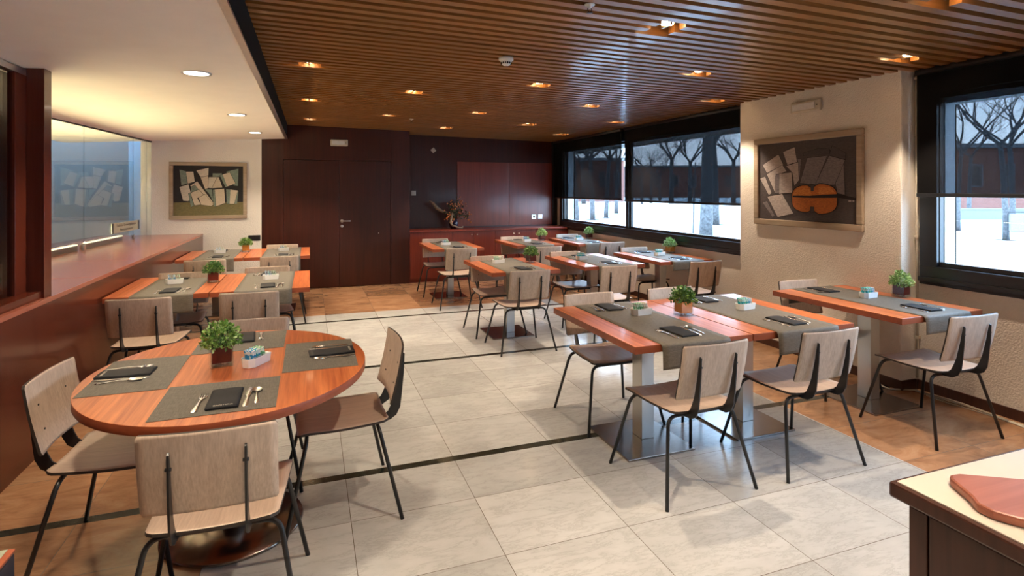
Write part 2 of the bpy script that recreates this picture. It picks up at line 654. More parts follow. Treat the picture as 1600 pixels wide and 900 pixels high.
# double door: two leaves
door = struct(MB().box(-0.386, 0.448, YB + 0.015, YB + 0.06, 0.006, 2.045).build('door_1', M['door'], bevel=0.003))
d2 = struct(MB().box(0.452, 1.266, YB + 0.015, YB + 0.06, 0.006, 2.045).build('door_2', M['door'], bevel=0.003))
hd = MB()
hd.tube([(0.49, YB + 0.016, 1.07), (0.49, YB - 0.035, 1.07)], 0.009, 10)
hd.tube([(0.485, YB - 0.035, 1.07), (0.62, YB - 0.037, 1.07)], 0.009, 10)
hd.lathe([(0.026, 0), (0.026, 0.008)], 20)
hmesh = hd
hmesh.v = hmesh.v[:]
# the last lathe is the rose: turn it to face the room
nro = 40
for i in range(len(hd.v) - nro, len(hd.v)):
    x, yy, z = hd.v[i]
    hd.v[i] = (0.49 + x, YB + 0.014 - z, 1.07 + yy)
hd.build('door_handle', M['aluminium'], d2)
ke = MB().lathe([(0.024, 0), (0.024, 0.007), (0.010, 0.009)], 20)
ke.v = [(0.49 + x, YB + 0.014 - z, 0.985 + yy) for x, yy, z in ke.v]
ke.build('keyhole_cover', M['aluminium'], d2)
kb = MB().lathe([(0.008, 0), (0.008, 0.02), (0.004, 0.024)], 12)
kb.v = [(1.07 + x, YB + 0.014 - z, 0.86 + yy) for x, yy, z in kb.v]
kb.build('latch_knob', M['aluminium'], d2)

# window wall: low stucco wall, openings, header
T_OUT = XW + 0.17
ww = MB()
Y1a, Y1b = 4.86, 9.70       # far opening
Y2a, Y2b = -2.6, 2.97       # near opening
ww.box(XW, T_OUT, YN, YB2, 0, 0.985)
ww.box(XW, T_OUT, YN, YB2, 2.30, 2.8)
ww.box(XW, T_OUT, Y1b, YB2 + 0.1, 0.985, 2.30)
ww.box(XW, T_OUT, Y2b, Y1a, 0.985, 2.30)
ww.box(XW, T_OUT, YN, Y2a, 0.985, 2.30)
struct(ww.build('wall_right', M['stucco']))
struct(MB().box(XC, XW, 3.107, 4.865, 0, 2.8).build('wall_pillar', M['stucco'], bevel=0.012))
# baseboards
bb = MB()
bb.box(XW - 0.014, XW - 0.0005, YN, 3.09, 0, 0.075)
bb.box(XC - 0.014, XW - 0.014, 3.092, 3.1065, 0, 0.075)
bb.box(XC - 0.014, XC - 0.0005, 3.10, 4.878, 0, 0.075)
bb.box(XW - 0.014, XW - 0.0005, 4.88, YB - 0.01, 0, 0.075)
struct(bb.build('baseboard_right', M['counter_dark'], bevel=0.002))
# outer pilasters seen through the glass
pl = MB()
pl.box(XW + 0.055, T_OUT + 0.015, 2.925, 2.969, 0.99, 2.299)
pl.box(T_OUT + 0.001, T_OUT + 0.015, 2.925, 5.0, 0.3, 2.9)
pl.box(XW + 0.055, T_OUT + 0.024, 9.62, 9.699, 0.99, 2.299)
pl.box(T_OUT + 0.001, T_OUT + 0.024, 9.62, 10.4, 0.3, 2.9)
pl.box(T_OUT + 0.001, T_OUT + 0.015, -3, 10.4, 2.24, 2.9)
pl.box(XW + 0.055, T_OUT + 0.0009, -2.6, 2.92, 2.24, 2.299)
struct(pl.build('wall_outer_pier', plain('white_render', (0.86, 0.87, 0.87), 0.8)))


def window(nm, ya, yb, mull):
    f = MB()
    x0, x1 = XW - 0.035, XW + 0.05
    f.box(x0, x1, ya, yb, 0.840, 0.985)
    f.box(x0 - 0.02, x0, ya, yb, 0.865, 0.90)
    f.box(x0, x1, ya, yb, 2.315, 2.55)
    f.box(x0, x1, yb - 0.10 if nm == 'window_1' else yb - 0.13, yb, 0.985, 2.315)
    f.box(x0, x1, ya, ya + 0.09, 0.985, 2.315)
    for m_ in mull:
        f.box(x0, x1, m_ - 0.035, m_ + 0.035, 0.985, 2.315)
    fr = struct(f.build(nm, M['frame'], bevel=0.004))
    ed = [ya + 0.09] + sum([[m_ - 0.035, m_ + 0.035] for m_ in mull], []) + [yb - 0.10]
    for a_, b_ in zip(ed[0::2], ed[1::2]):
        MB().box(XW + 0.018, XW + 0.024, a_, b_, 0.985, 2.315).build('window_pane', M['pane'], fr)
        g = MB()
        for (u0, u1, w0, w1) in ((a_, b_, 0.985, 1.02), (a_, b_, 2.28, 2.315), (a_, a_ + 0.035, 1.02, 2.28), (b_ - 0.035, b_, 1.02, 2.28)):
            g.box(XW - 0.005, XW + 0.04, u0, u1, w0, w1)
        g.build('sash', M['frame'], fr, bevel=0.003)
    return fr


window('window_1', 4.87, 9.80, [7.385])
window('window_2', -2.7, 3.06, [0.35])

# roller blinds
BL = [(7.47, 9.97, 1.440, 'dark mesh roller blind half down in the far corner of the windows'),
      (4.88, 7.38, 1.425, 'dark mesh roller blind half down between the corner blind and the white pillar'),
      (0.37, 3.05, 1.55, 'dark mesh roller blind half down over the window nearest the camera'),
      (-2.65, 0.33, 1.50, 'dark mesh roller blind added over the unseen window behind the viewer')]  # unseen blind, added to keep the bare window out of the glass reflection
for ya, yb, zb, lab in BL:
    xb_ = XW - 0.075
    t = thing('roller_blind', lab, 'blind', (xb_, (ya + yb) / 2, zb), 0, 'roller blinds on the windows')
    h = (yb - ya) / 2
    MB().box(-0.0008, 0.0008, -h, h, 0.0, 2.47 - zb).build('blind_fabric', M['blind'], t)
    MB().box(-0.009, 0.009, -h, h, -0.028, 0.0).build('bottom_bar', M['frame'], t, bevel=0.003)
    MB().tube([(0.0, -h, 2.495 - zb), (0.0, h, 2.495 - zb)], 0.026, 14).build('roller', M['frame'], t)
# box the far blind's pocket: dark panel at the corner
struct(MB().box(XW - 0.10, XW - 0.001, YB2 - 0.06, YB2 - 0.001, 0.86, 2.52).build('trim_4', M['frame']))

# wall behind camera and the near left side
struct(MB().box(-6.5, 4.9, YN - 0.1, YN, 0, 2.8).build('wall_front', M['smooth_wall']))

# ------------------------------------------------------------------ parapet, column, glass
ZT = 0.919
pa = MB()
pa.box(-1.56, XP, YN, YB - 0.001, 0.06, ZT - 0.0285)
pa.box(-1.55, XP - 0.012, YN, YB - 0.001, 0.0, 0.06)
struct(pa.build('wall_left', M['parapet']))
pt = MB()
for ya in [YN + i * 1.15 for i in range(11)]:
    yb = min(ya + 1.147, YB - 0.001)
    if yb > ya:
        pt.box(-2.75, XP + 0.002, ya, yb, ZT, ZT + 0.028)
ptop = tag(pt.build('parapet_worktop', M['parapet_top'], bevel=0.002), 'glossy reddish wooden worktop along the low left wall', 'worktop')
ptop.location.z = -0.028
struct(MB().box(-2.75, -2.70, YN, YB, 0, 0.88).build('wall_left_back', M['parapet']))
# wooden column
co = MB()
co.box(-1.66, -1.515, 4.159, 4.262, ZT, 2.318)
struct(co.build('trim_5', M['parapet'], bevel=0.002))
jb = MB()
jb.box(-1.64, -1.602, 4.02, 4.158, ZT + 0.045, 2.27)
jb.box(-1.64, -1.530, YN, 4.158, ZT + 0.0005, ZT + 0.045)
struct(jb.build('trim_6', M['parapet'], bevel=0.002))
struct(MB().box(-1.65, -1.60, YN, 4.155, 2.262, 2.30).build('trim_7', M['aluminium'], bevel=0.002))
g1 = struct(MB().box(-1.625, -1.617, YN, 4.02, ZT + 0.045, 2.262).build('window_3', M['dark_pane']))
struct(MB().box(-1.76, -1.72, YN, 4.45, ZT + 0.0005, 2.285).build('wall_left_screen', M['parapet']))
# long glass partition, slightly askew
GA, GB = Vector((-2.50, 4.30)), Vector((-2.17, 9.435))
gd = (GB - GA).normalized()
gn = Vector((-gd.y, gd.x))


def gbox(mb, s0, s1, n0, n1, z0, z1, mi=0):
    vs = []
    for s_ in (s0, s1):
        for n_ in (n0, n1):
            p = GA + gd * s_ + gn * n_
            for z in (z0, z1):
                vs.append((p.x, p.y, z))
    return mb.add(vs, [(0, 1, 3, 2), (4, 6, 7, 5), (0, 4, 5, 1), (2, 3, 7, 6), (0, 2, 6, 4), (1, 5, 7, 3)], mi)


LG = (GB - GA).length


def gpar(px):
    """Where the viewing direction of an image column meets the partition."""
    kx = (px - 800) / FPX
    dx = math.sin(YAW) + kx * math.cos(YAW)
    dy = math.cos(YAW) - kx * math.sin(YAW)
    # t*(dx,dy) = GA + s*gd
    den = dx * gd.y - dy * gd.x
    return (dx * (-GA.y) - dy * (-GA.x)) / (dx * (-gd.y) + dy * gd.x) if False else (GA.x * dy - GA.y * dx) / (dx * gd.y - dy * gd.x)


cuts = [0.0, gpar(131), gpar(208), gpar(229), LG]
for i in range(4):
    w = gbox(MB(), cuts[i] + 0.002, cuts[i + 1] - 0.002, -0.005, 0.005, ZT + 0.0005, 2.262).build('window_%d' % (4 + i), M['partition'])
    struct(w)
struct(gbox(MB(), 0, LG, -0.012, 0.012, 2.262, 2.285).build('trim_8', M['frame']))
for i, px in enumerate((131, 208)):
    q = gpar(px)
    fx = gbox(gbox(MB(), q - 0.02, q + 0.02, -0.012, 0.012, ZT + 0.001, ZT + 0.05), q - 0.012, q + 0.012, -0.016, 0.016, ZT + 0.05, ZT + 0.058)
    tag(fx.build('glass_clamp', M['aluminium']), 'metal floor clamp holding the glass panels, %s' % ('beside the two lit strips' if i == 0 else 'far one by the small reflected sign'), 'clamp')
# light strips behind the glass
for i, (pa_, pb_) in enumerate(((60, 127), (139, 196))):
    s0, s1 = (0.02 if i == 0 else gpar(pa_)), gpar(pb_)
    lab = ('glowing linear counter lamp behind the glass, next to the wooden column', 'glowing linear counter lamp behind the glass, farther from the column')[i]
    p0 = GA + gd * s0
    t = thing('strip_lamp', lab, 'lamp', (0, 0, 0), 0, 'strip lamps behind the glass')
    gbox(MB(), s0, s1, 0.03, 0.09, ZT + 0.0005, ZT + 0.06).build('lamp_body', M['aluminium'], t, bevel=0.003)
    gbox(MB(), s0 + 0.01, s1 - 0.01, 0.028, 0.060, ZT + 0.0605, ZT + 0.072).build('lamp_tube', M['led'], t)
    l = bpy.data.lights.new('strip_glow', 'AREA')
    l.shape = 'RECTANGLE'
    l.size = 0.03
    l.size_y = s1 - s0 - 0.04
    l.energy = 42.0 * (s1 - s0)
    l.color = (1.0, 0.74, 0.36)
    lo = bpy.data.objects.new('strip_glow', l)
    COL.objects.link(lo)
    pm = GA + gd * ((s0 + s1) / 2) + gn * 0.044
    lo.location = (pm.x, pm.y, ZT + 0.074)
    lo.rotation_euler = (PI, 0, math.atan2(gd.y, gd.x) - PI / 2)
# the room beyond the glass
struct(MB().box(-6.5, -6.4, YN, 12, 0, 2.8).build('wall_far_left', M['smooth_wall']))
struct(MB().box(-6.5, -2.75, 10.6, 10.7, 0, 2.8).build('wall_far_back', plain('grey_wall', (0.20, 0.20, 0.19), 0.7)))
struct(MB().box(-2.749, -2.2, 10.6, 10.7, 0, 2.8).build('wall_far_back_panel', plain('pale_blue_panel', (0.30, 0.45, 0.55), 0.6)))
struct(MB().box(-2.30, -2.20, YB + 0.151, 10.599, 0, 2.8).build('wall_gap_closer', plain('blue_grey_wall', (0.20, 0.30, 0.38), 0.7)))  # unseen wall, added to stop sky light leaking into this room
l = bpy.data.lights.new('other_room_fill', 'AREA')  # added fill light without a fixture, brightens the walls past the glass
l.shape = 'DISK'
l.size = 0.5
l.energy = 45
l.color = (1.0, 0.88, 0.72)
lo = bpy.data.objects.new('other_room_fill', l)
COL.objects.link(lo)
lo.location = (-4.2, 8.0, 2.72)
# solid plate standing in for a sign's reflection in the glass
sq0, sq1 = gpar(173), gpar(216)
sg = thing('sign_reflection', 'small pale plate imitating a reflected sign with two text lines on the partition', 'sign')
gbox(MB(), sq0, sq1, -0.012, -0.0055, 1.04, 1.165).build('plate', plain('pale_gold_plate', (0.50, 0.46, 0.33), 0.4), sg)
gbox(MB(), sq0, sq0 + 0.05, -0.014, -0.012, 1.04, 1.165).build('end_strip', M['frame'], sg)
gbox(MB(), sq1 - 0.05, sq1, -0.014, -0.012, 1.04, 1.165).build('end_strip', M['frame'], sg)


def text(body, size, mat, parent, M4, name='lettering'):
    cu = bpy.data.curves.new(name, 'FONT')
    cu.body = body
    cu.size = size
    cu.extrude = 0.0004
    cu.align_x = 'CENTER'
    cu.align_y = 'CENTER'
    o = bpy.data.objects.new(name, cu)
    COL.objects.link(o)
    dg = bpy.context.evaluated_depsgraph_get()
    me = bpy.data.meshes.new_from_object(o.evaluated_get(dg))
    bpy.data.objects.remove(o)
    me.transform(M4)
    me.materials.clear()
    me.materials.append(mat)
    o = bpy.data.objects.new(name, me)
    COL.objects.link(o)
    o.parent = parent
    return o


smid = (sq0 + sq1) / 2
for (body, zz) in (('Salida Emergencia', 1.13), ('Restaurante', 1.075)):
    p = GA + gd * smid - gn * 0.0145
    ang = math.atan2(gd.y, gd.x)
    M4 = Matrix.Translation((p.x, p.y, zz)) @ Matrix.Rotation(ang, 4, 'Z') @ Matrix.Rotation(PI / 2, 4, 'X') @ Matrix.Diagonal((2.0, 1, 1, 1))
    text(body, 0.045, M['counter_dark'], sg, M4)

# ------------------------------------------------------------------ ceiling fittings
sp_root = None
for i, (lx, ly) in enumerate(LIGHTS):
    z = zc(lx)
    line = ('leftmost line', 'second line from the left', 'middle line', 'fourth line from the left', 'line beside the windows')[int(lx + 0.1)]
    near = sorted(l[1] for l in LIGHTS if int(l[0] + 0.1) == int(lx + 0.1)).index(ly)
    lab = 'recessed ceiling spotlight in the %s, %s from the camera' % (line, ('first', 'second', 'third', 'fourth', 'fifth', 'sixth')[near])
    if sp_root is None:
        sp_root = thing('ceiling_spotlight', lab, 'light', (lx, ly, z), 0, 'spotlights in the slatted ceiling')
        h = MB()
        n = 24
        h.lathe([(0.050, 0.035), (0.052, 0.10), (0.047, 0.10), (0.045, 0.040)], n)
        h.f = [f for f in h.f if len(f) == 4]
        h.mi = h.mi[:len(h.f)]
        h.sm = h.sm[:len(h.f)]
        h.build('housing', M['aluminium'], sp_root)
        MB().lathe([(0.036, 0.022), (0.036, 0.04)], 20).build('bulb', M['warm_lamp'], sp_root)
        MB().box(-0.012, 0.0, -0.05, 0.05, 0.008, 0.03).build('clip', M['brass'], sp_root)
    else:
        dup(sp_root, (lx, ly, z), 0, lab)
    l = bpy.data.lights.new('spot_beam', 'SPOT')
    l.energy = SPOT_W
    l.color = (1.0, 0.80, 0.60)
    l.spot_size = math.radians(80)
    l.spot_blend = 0.5
    l.shadow_soft_size = 0.02
    o = bpy.data.objects.new('spot_beam', l)
    COL.objects.link(o)
    o.location = (lx, ly, z - 0.004)

w_root = None
WL = [(-0.71, 4.22), (-0.71, 6.42), (-0.70, 8.35), (-0.71, 2.0), (-0.71, 0.0)]
wl_labs = ['round white recessed downlight in the white ceiling, nearest of the three', 'round white recessed downlight in the white ceiling, middle of the three',
           'round white recessed downlight in the white ceiling, farthest of the three'] + ['round white recessed downlight in the white ceiling level with the oval table', 'round white recessed downlight in the white ceiling behind the viewer']
for i, (lx, ly) in enumerate(WL):
    z = zw(lx)
    if i == 0:
        w_root = thing('ceiling_downlight', wl_labs[0], 'light', (lx, ly, z), 0, 'downlights in the white ceiling')
        h = MB()
        h.lathe([(0.092, 0.0), (0.092, -0.006), (0.075, -0.004), (0.075, 0.004)], 32)
        h.build('rim', M['aluminium'], w_root)
        MB().lathe([(0.073, -0.0055), (0.073, -0.004)], 32).build('diffuser', M['white_lamp'], w_root)
    else:
        dup(w_root, (lx, ly, z), 0, wl_labs[i])
    l = bpy.data.lights.new('downlight_beam', 'SPOT')
    l.energy = WHITE_W
    l.color = (1.0, 0.82, 0.60)
    l.spot_size = math.radians(120)
    l.spot_blend = 0.6
    l.shadow_soft_size = 0.07
    o = bpy.data.objects.new('downlight_beam', l)
    COL.objects.link(o)
    o.location = (lx, ly, z - 0.01)

# smoke detector
sd = thing('smoke_detector', 'white round smoke detector hanging from the slatted ceiling', 'smoke detector', (1.38, 3.95, zc(1.38)))
MB().lathe([(0.055, 0.0), (0.056, -0.018), (0.050, -0.022), (0.046, -0.024), (0.030, -0.052), (0.024, -0.058), (0.0005, -0.062)], 28).build('body', M['white_plastic'], sd)
vt = MB()
for k in range(14):
    a = 2 * PI * k / 14
    vt.box(-0.003, 0.003, -0.002, 0.002, -0.05, -0.036, 0, Matrix.Rotation(a, 4, 'Z') @ Matrix.Translation((0, -0.0385, 0)))
vt.build('vent_slots', M['dark'], sd)
MB().lathe([(0.003, -0.0625), (0.003, -0.06)], 8).build('indicator', M['red_pot'], sd)


def sprinkler(x, y, lab):
    t = thing('fire_sprinkler', lab, 'sprinkler', (x, y, zc(x)))
    MB().lathe([(0.028, 0.0), (0.028, -0.005), (0.012, -0.008), (0.012, -0.02)], 18).build('escutcheon', M['white_plastic'], t)
    f = MB()
    for s_ in (-1, 1):
        f.tube([(0.009 * s_, 0, -0.018), (0.013 * s_, 0, -0.03), (0.002 * s_, 0, -0.044)], 0.0022, 6)
    f.build('yoke', M['frame'], t)
    MB().lathe([(0.018, -0.046), (0.018, -0.044), (0.004, -0.042)], 16).build('deflector', M['frame'], t)


sprinkler(1.34, 7.85, 'small fire sprinkler in the slatted ceiling near the dark doors')
sprinkler(1.40, 2.66, 'small fire sprinkler in the slatted ceiling at the top edge of the view')


# emergency lights
def emlight(loc, rz, w, h, lab):
    t = thing('emergency_light', lab, 'emergency light', loc, rz)
    MB().box(-w / 2, w / 2, -0.035, 0, -h / 2, h / 2).build('casing', M['plastic'], t, bevel=0.012)
    MB().box(-w / 2 + 0.025, w / 2 - 0.05, -0.043, -0.035, -h / 2 + 0.022, h / 2 - 0.022).build('lens', M['white_plastic'], t, bevel=0.004)
    MB().box(w / 2 - 0.035, w / 2 - 0.025, -0.038, -0.035, -0.006, 0.006).build('indicator', M['frame'], t)
    return t


emlight((0.445, YB - 0.001, 2.33), 0, 0.27, 0.105, 'cream emergency light box above the dark double doors')
emlight((XC - 0.001, 3.99, 2.355), -PI / 2, 0.33, 0.105, 'cream emergency light box above the violin painting on the pillar')


# wall plates
def plate(name, loc, rz, w, h, lab, cat, mat, cells=1, tilt=0.0, rock=True):
    t = thing(name, lab, cat, loc, rz)
    t.rotation_euler = (0, tilt, rz) if tilt else (0, 0, rz)
    MB().box(-w / 2, w / 2, -0.009, 0, -h / 2, h / 2).build('face_plate', mat, t, bevel=0.003)
    if rock:
        cw = w / cells
        for c in range(cells):
            x0 = -w / 2 + cw * c
            if name == 'power_socket':
                q = MB()
                q.lathe([(0.020, 0), (0.020, 0.002)], 18)
                q.v = [(x0 + cw / 2 + x, -0.0092 - z, y) for x, y, z in q.v]
                q.build('socket_hole', M['dark'], t)
            else:
                MB().box(x0 + cw * 0.15, x0 + cw * 0.85, -0.013, -0.009, -h * 0.35, h * 0.35).build('rocker', mat, t, bevel=0.002)
    return t


plate('light_switch', (1.75, YB2 - 0.001, 1.515), 0, 0.085, 0.085, 'cream double light switch on the dark panel beside the doors', 'switch', M['plastic'], 2)
plate('power_socket', (4.07, YB2 - 0.021, 1.052), 0, 0.09, 0.085, 'aluminium power socket above the red cabinet, left of the pair', 'socket', M['aluminium'])
plate('light_switch', (4.20, YB2 - 0.021, 1.056), 0, 0.09, 0.085, 'aluminium switch plate above the red cabinet, right of the pair', 'switch', M['aluminium'])
plate('wall_sensor', (2.11, YB2 - 0.001, 2.29), 0, 0.075, 0.075, 'small square sensor mounted tilted high on the dark back wall', 'sensor', M['plastic'], 1, PI / 4 + 0.1)
plate('socket_cover', (-0.80, YB - 0.001, 0.835), 0, 0.17, 0.085, 'dark rectangular socket cover low on the white wall', 'socket', M['frame'], 2)

# conduit between pillar and near window
cd = thing('wall_conduit', 'thin grey vertical conduit between the pillar and the near window', 'pipe', (XW - 0.02, 3.085, 0))
MB().tube([(0, 0, 0.09), (0, 0, 2.50)], 0.010, 10).build('pipe', M['plastic'], cd)
br = MB()
for z in (0.4, 1.2, 2.0, 2.45):
    br.box(-0.016, 0.0195, -0.014, 0.014, z, z + 0.02)
br.build('bracket', M['plastic'], cd)

# cables on the floor
cab = MB()
random.seed(3)
for off, r in ((0.06, 0.005), (0.085, 0.004), (0.04, 0.006)):
    pts = []
    yy = 3.3 if off < 0.08 else 2.95
    while yy > 1.0:
        pts.append((XW - off - 0.02 + 0.018 * math.sin(yy * 9 + off * 50) - (0.17 if yy > 3.09 else 0), yy, r + 0.0005))
        yy -= 0.08
    cab.tube(pts, r, 6)
tag(cab.build('floor_cable', M['plastic']), 'loose pale cables lying along the stucco wall by the pillar', 'cable')


# ------------------------------------------------------------------ low cabinet on the back wall
def cabinet():
    x0, x1, yf = 1.585, 4.535, 9.47
    t = thing('low_cabinet', 'low red wooden cabinet built along the back wall', 'cabinet', (x0, yf, 0))
    W_ = x1 - x0
    MB().box(0, W_, 0.02, YB2 - yf - 0.004, 0.0, 0.85).build('body', M['cabinet'], t)
    MB().box(-0.002, W_, -0.025, YB2 - yf - 0.004, 0.852, 0.882).build('cabinet_top', M['cabinet'], t, bevel=0.004)
    xs = [0, 0.74, 1.13, 1.52, 1.91, 2.30, W_]
    for i in range(6):
        d = MB().box(xs[i] + 0.003, xs[i + 1] - 0.003, 0.0, 0.019, 0.06, 0.845).build('door', M['cabinet'], t, bevel=0.002)
        kx = {0: None, 1: xs[2] - 0.05, 2: xs[2] + 0.05, 3: xs[4] - 0.05, 4: xs[4] + 0.05, 5: xs[5] + 0.06}[i]
        if kx:
            kb = MB().lathe([(0.006, 0), (0.006, 0.012), (0.013, 0.02), (0.010, 0.027), (0.001, 0.029)], 14)
            kb.v = [(kx + x, -z, 0.79 + y) for x, y, z in kb.v]
            kb.build('knob', M['brass'], d)
    return t


cabinet()

# ------------------------------------------------------------------ paintings
PAL = {}


def paint(name, c, c2=None):
    if name not in PAL:
        m = NM('paint_' + name)
        n = m.noise(m.mapping(m.coord('Object'), (1, 1, 4)), 40, 4, 0.7)
        c2 = c2 or tuple(x * 0.7 for x in c)
        PAL[name] = m.bsdf(m.ramp(n, [(0.35, c2), (0.6, c)]), 0.75)
    return PAL[name]


def painting(loc, rz, w, h, fw, bgs, shapes, label):
    """Frame of four members, canvas, then painted patches (u, v run 0..1 over the canvas, v downwards)."""
    t = thing('framed_painting', label, 'painting', loc, rz)
    f = MB()
    for (a, b, c, d) in ((-w / 2, w / 2, h / 2 - fw, h / 2), (-w / 2, w / 2, -h / 2, -h / 2 + fw), (-w / 2, -w / 2 + fw, -h / 2 + fw, h / 2 - fw), (w / 2 - fw, w / 2, -h / 2 + fw, h / 2 - fw)):
        f.box(a, b, -0.035, -0.001, c, d)
    f.build('picture_frame', M['frame_wood'], t, bevel=0.008)
    cw, chh = w - 2 * fw, h - 2 * fw
    mats = []
    mb = MB()
    order = []

    def mi(m):
        if m not in mats:
            mats.append(m)
        return mats.index(m)
    mb.box(-cw / 2, cw / 2, -0.012, -0.002, -chh / 2, chh / 2, mi(bgs[0]))
    if len(bgs) > 1:
        mb.box(-cw / 2, cw / 2, -0.0124, -0.012, -chh / 2, -chh / 2 + chh * bgs[2], mi(bgs[1]))
    y = -0.0130
    for poly, m, ol in shapes:
        cx = sum(p[0] for p in poly) / len(poly)
        cy = sum(p[1] for p in poly) / len(poly)
        P = [(-cw / 2 + p[0] * cw, chh / 2 - p[1] * chh) for p in poly]
        C0 = (-cw / 2 + cx * cw, chh / 2 - cy * chh)
        if ol:
            Q = []
            for (px_, pz_) in P:
                d = math.hypot(px_ - C0[0], pz_ - C0[1]) or 1
                Q.append((px_ + (px_ - C0[0]) / d * ol, pz_ + (pz_ - C0[1]) / d * ol))
            mb.add([(a, y, b) for a, b in Q], [tuple(range(len(Q)))], mi(paint('outline', (0.012, 0.010, 0.012))))
            y -= 0.00022
        mb.add([(a, y, b) for a, b in P], [tuple(range(len(P)))], mi(m))
        y -= 0.00022
    mb.build('canvas', mats, t)
    return t


cr_ = paint('cream', (0.62, 0.53, 0.42), (0.50, 0.43, 0.33))
gn_ = paint('sage', (0.24, 0.30, 0.25), (0.12, 0.17, 0.15))
wt_ = paint('chalk', (0.66, 0.58, 0.48), (0.46, 0.45, 0.38))
# left painting: crop pixels -> canvas 0..1   (canvas spans 228..1043, 148..735)
def L(*pts):
    return [((x - 228) / 815.0, (y - 148) / 587.0) for x, y in pts]


shL = [
    (L((297, 195), (372, 215), (385, 360), (318, 378)), gn_, 0.004),
    (L((372, 220), (455, 218), (470, 335), (392, 358)), cr_, 0.005),
    (L((840, 215), (985, 178), (980, 385), (930, 380)), gn_, 0.004),
    (L((490, 205), (632, 172), (628, 262), (540, 280)), wt_, 0.006),
    (L((540, 285), (625, 268), (640, 410), (590, 420)), cr_, 0.006),
    (L((680, 235), (790, 235), (780, 275), (680, 275)), gn_, 0.003),
    (L((635, 282), (730, 280), (668, 412), (625, 408)), wt_, 0.006),
    (L((735, 280), (752, 282), (795, 405), (672, 412)), cr_, 0.006),
    (L((765, 260), (880, 222), (950, 355), (830, 400)), cr_, 0.007),
    (L((765, 260), (800, 250), (850, 390), (830, 400)), gn_, 0.0),
    (L((298, 400), (400, 368), (430, 480), (400, 565), (340, 558)), wt_, 0.006),
    (L((590, 425), (672, 428), (690, 580), (640, 480)), gn_, 0.004),
    (L((420, 385), (500, 332), (690, 590), (660, 600)), cr_, 0.007),
    (L((430, 400), (470, 372), (525, 440), (430, 460)), gn_, 0.004),
    (L((398, 478), (420, 465), (462, 615), (430, 635)), gn_, 0.004),
    (L((425, 468), (520, 430), (572, 490), (500, 530), (545, 605), (470, 615)), cr_, 0.006),
    (L((518, 525), (590, 485), (690, 605), (665, 625), (548, 608)), cr_, 0.006),
    (L((684, 432), (705, 428), (725, 628), (694, 630)), gn_, 0.004),
    (L((705, 430), (815, 418), (828, 590), (722, 628)), cr_, 0.007),
    (L((840, 425), (978, 440), (935, 602), (845, 598)), cr_, 0.006),
    (L((840, 425), (890, 432), (880, 600), (845, 598)), gn_, 0.0),
    (L((978, 445), (985, 450), (970, 600), (938, 602)), gn_, 0.0),
]
painting((-1.42, YB - 0.001, 1.562), 0, 1.04, 0.85, 0.055,
         [paint('night', (0.022, 0.018, 0.022), (0.014, 0.012, 0.014)), paint('olive', (0.20, 0.17, 0.075), (0.13, 0.115, 0.05)), 0.265], shL,
         'framed painting of pale paper sheets on a dark ground above an olive table')


# right painting. The canvas quadrilateral in the crop: (120,200)(800,128)(805,762)(130,725)
def Rr(*pts):
    out = []
    for x, y in pts:
        u = (x - 125) / 677.0
        # perspective along the width: nearer to the right
        uu = u * 1.27 / (1 + 0.27 * u) if False else u / (1 + 0.26 * (1 - u)) * 1.0
        uu = 1 - (1 - u) / (1 - 0.0 * u) if False else (u * (1 + 0.16 * (1 - u)))
        top = 200 + (128 - 200) * u
        bot = 727 + (762 - 727) * u
        out.append((uu, (y - top) / (bot - top)))
    return out


gr_ = paint('grey', (0.22, 0.19, 0.19), (0.12, 0.10, 0.105))
dg_ = paint('darkgrey', (0.075, 0.062, 0.065), (0.05, 0.042, 0.045))
pk_ = paint('pinkgrey', (0.48, 0.41, 0.37), (0.30, 0.26, 0.25))
vo_ = paint('violin_orange', (0.52, 0.15, 0.025), (0.30, 0.085, 0.02))
vo2 = paint('violin_light', (0.62, 0.24, 0.05), (0.42, 0.12, 0.025))
bk_ = paint('outline', (0.012, 0.010, 0.012))
viol = []
for a in range(0, 360, 5):
    th_ = math.radians(a)
    ex = 155 * math.cos(th_)
    ey = 104 * math.sin(th_)
    ex = math.copysign(abs(math.cos(th_)) ** 0.72, math.cos(th_)) * 153
    ey = math.copysign(abs(math.sin(th_)) ** 0.62, math.sin(th_)) * (98 if ex < -10 else 107)
    pinch = 1 - 0.24 * math.exp(-((ex + 12) / 26.0) ** 2)
    viol.append((514 + ex, 582 + ey * pinch))
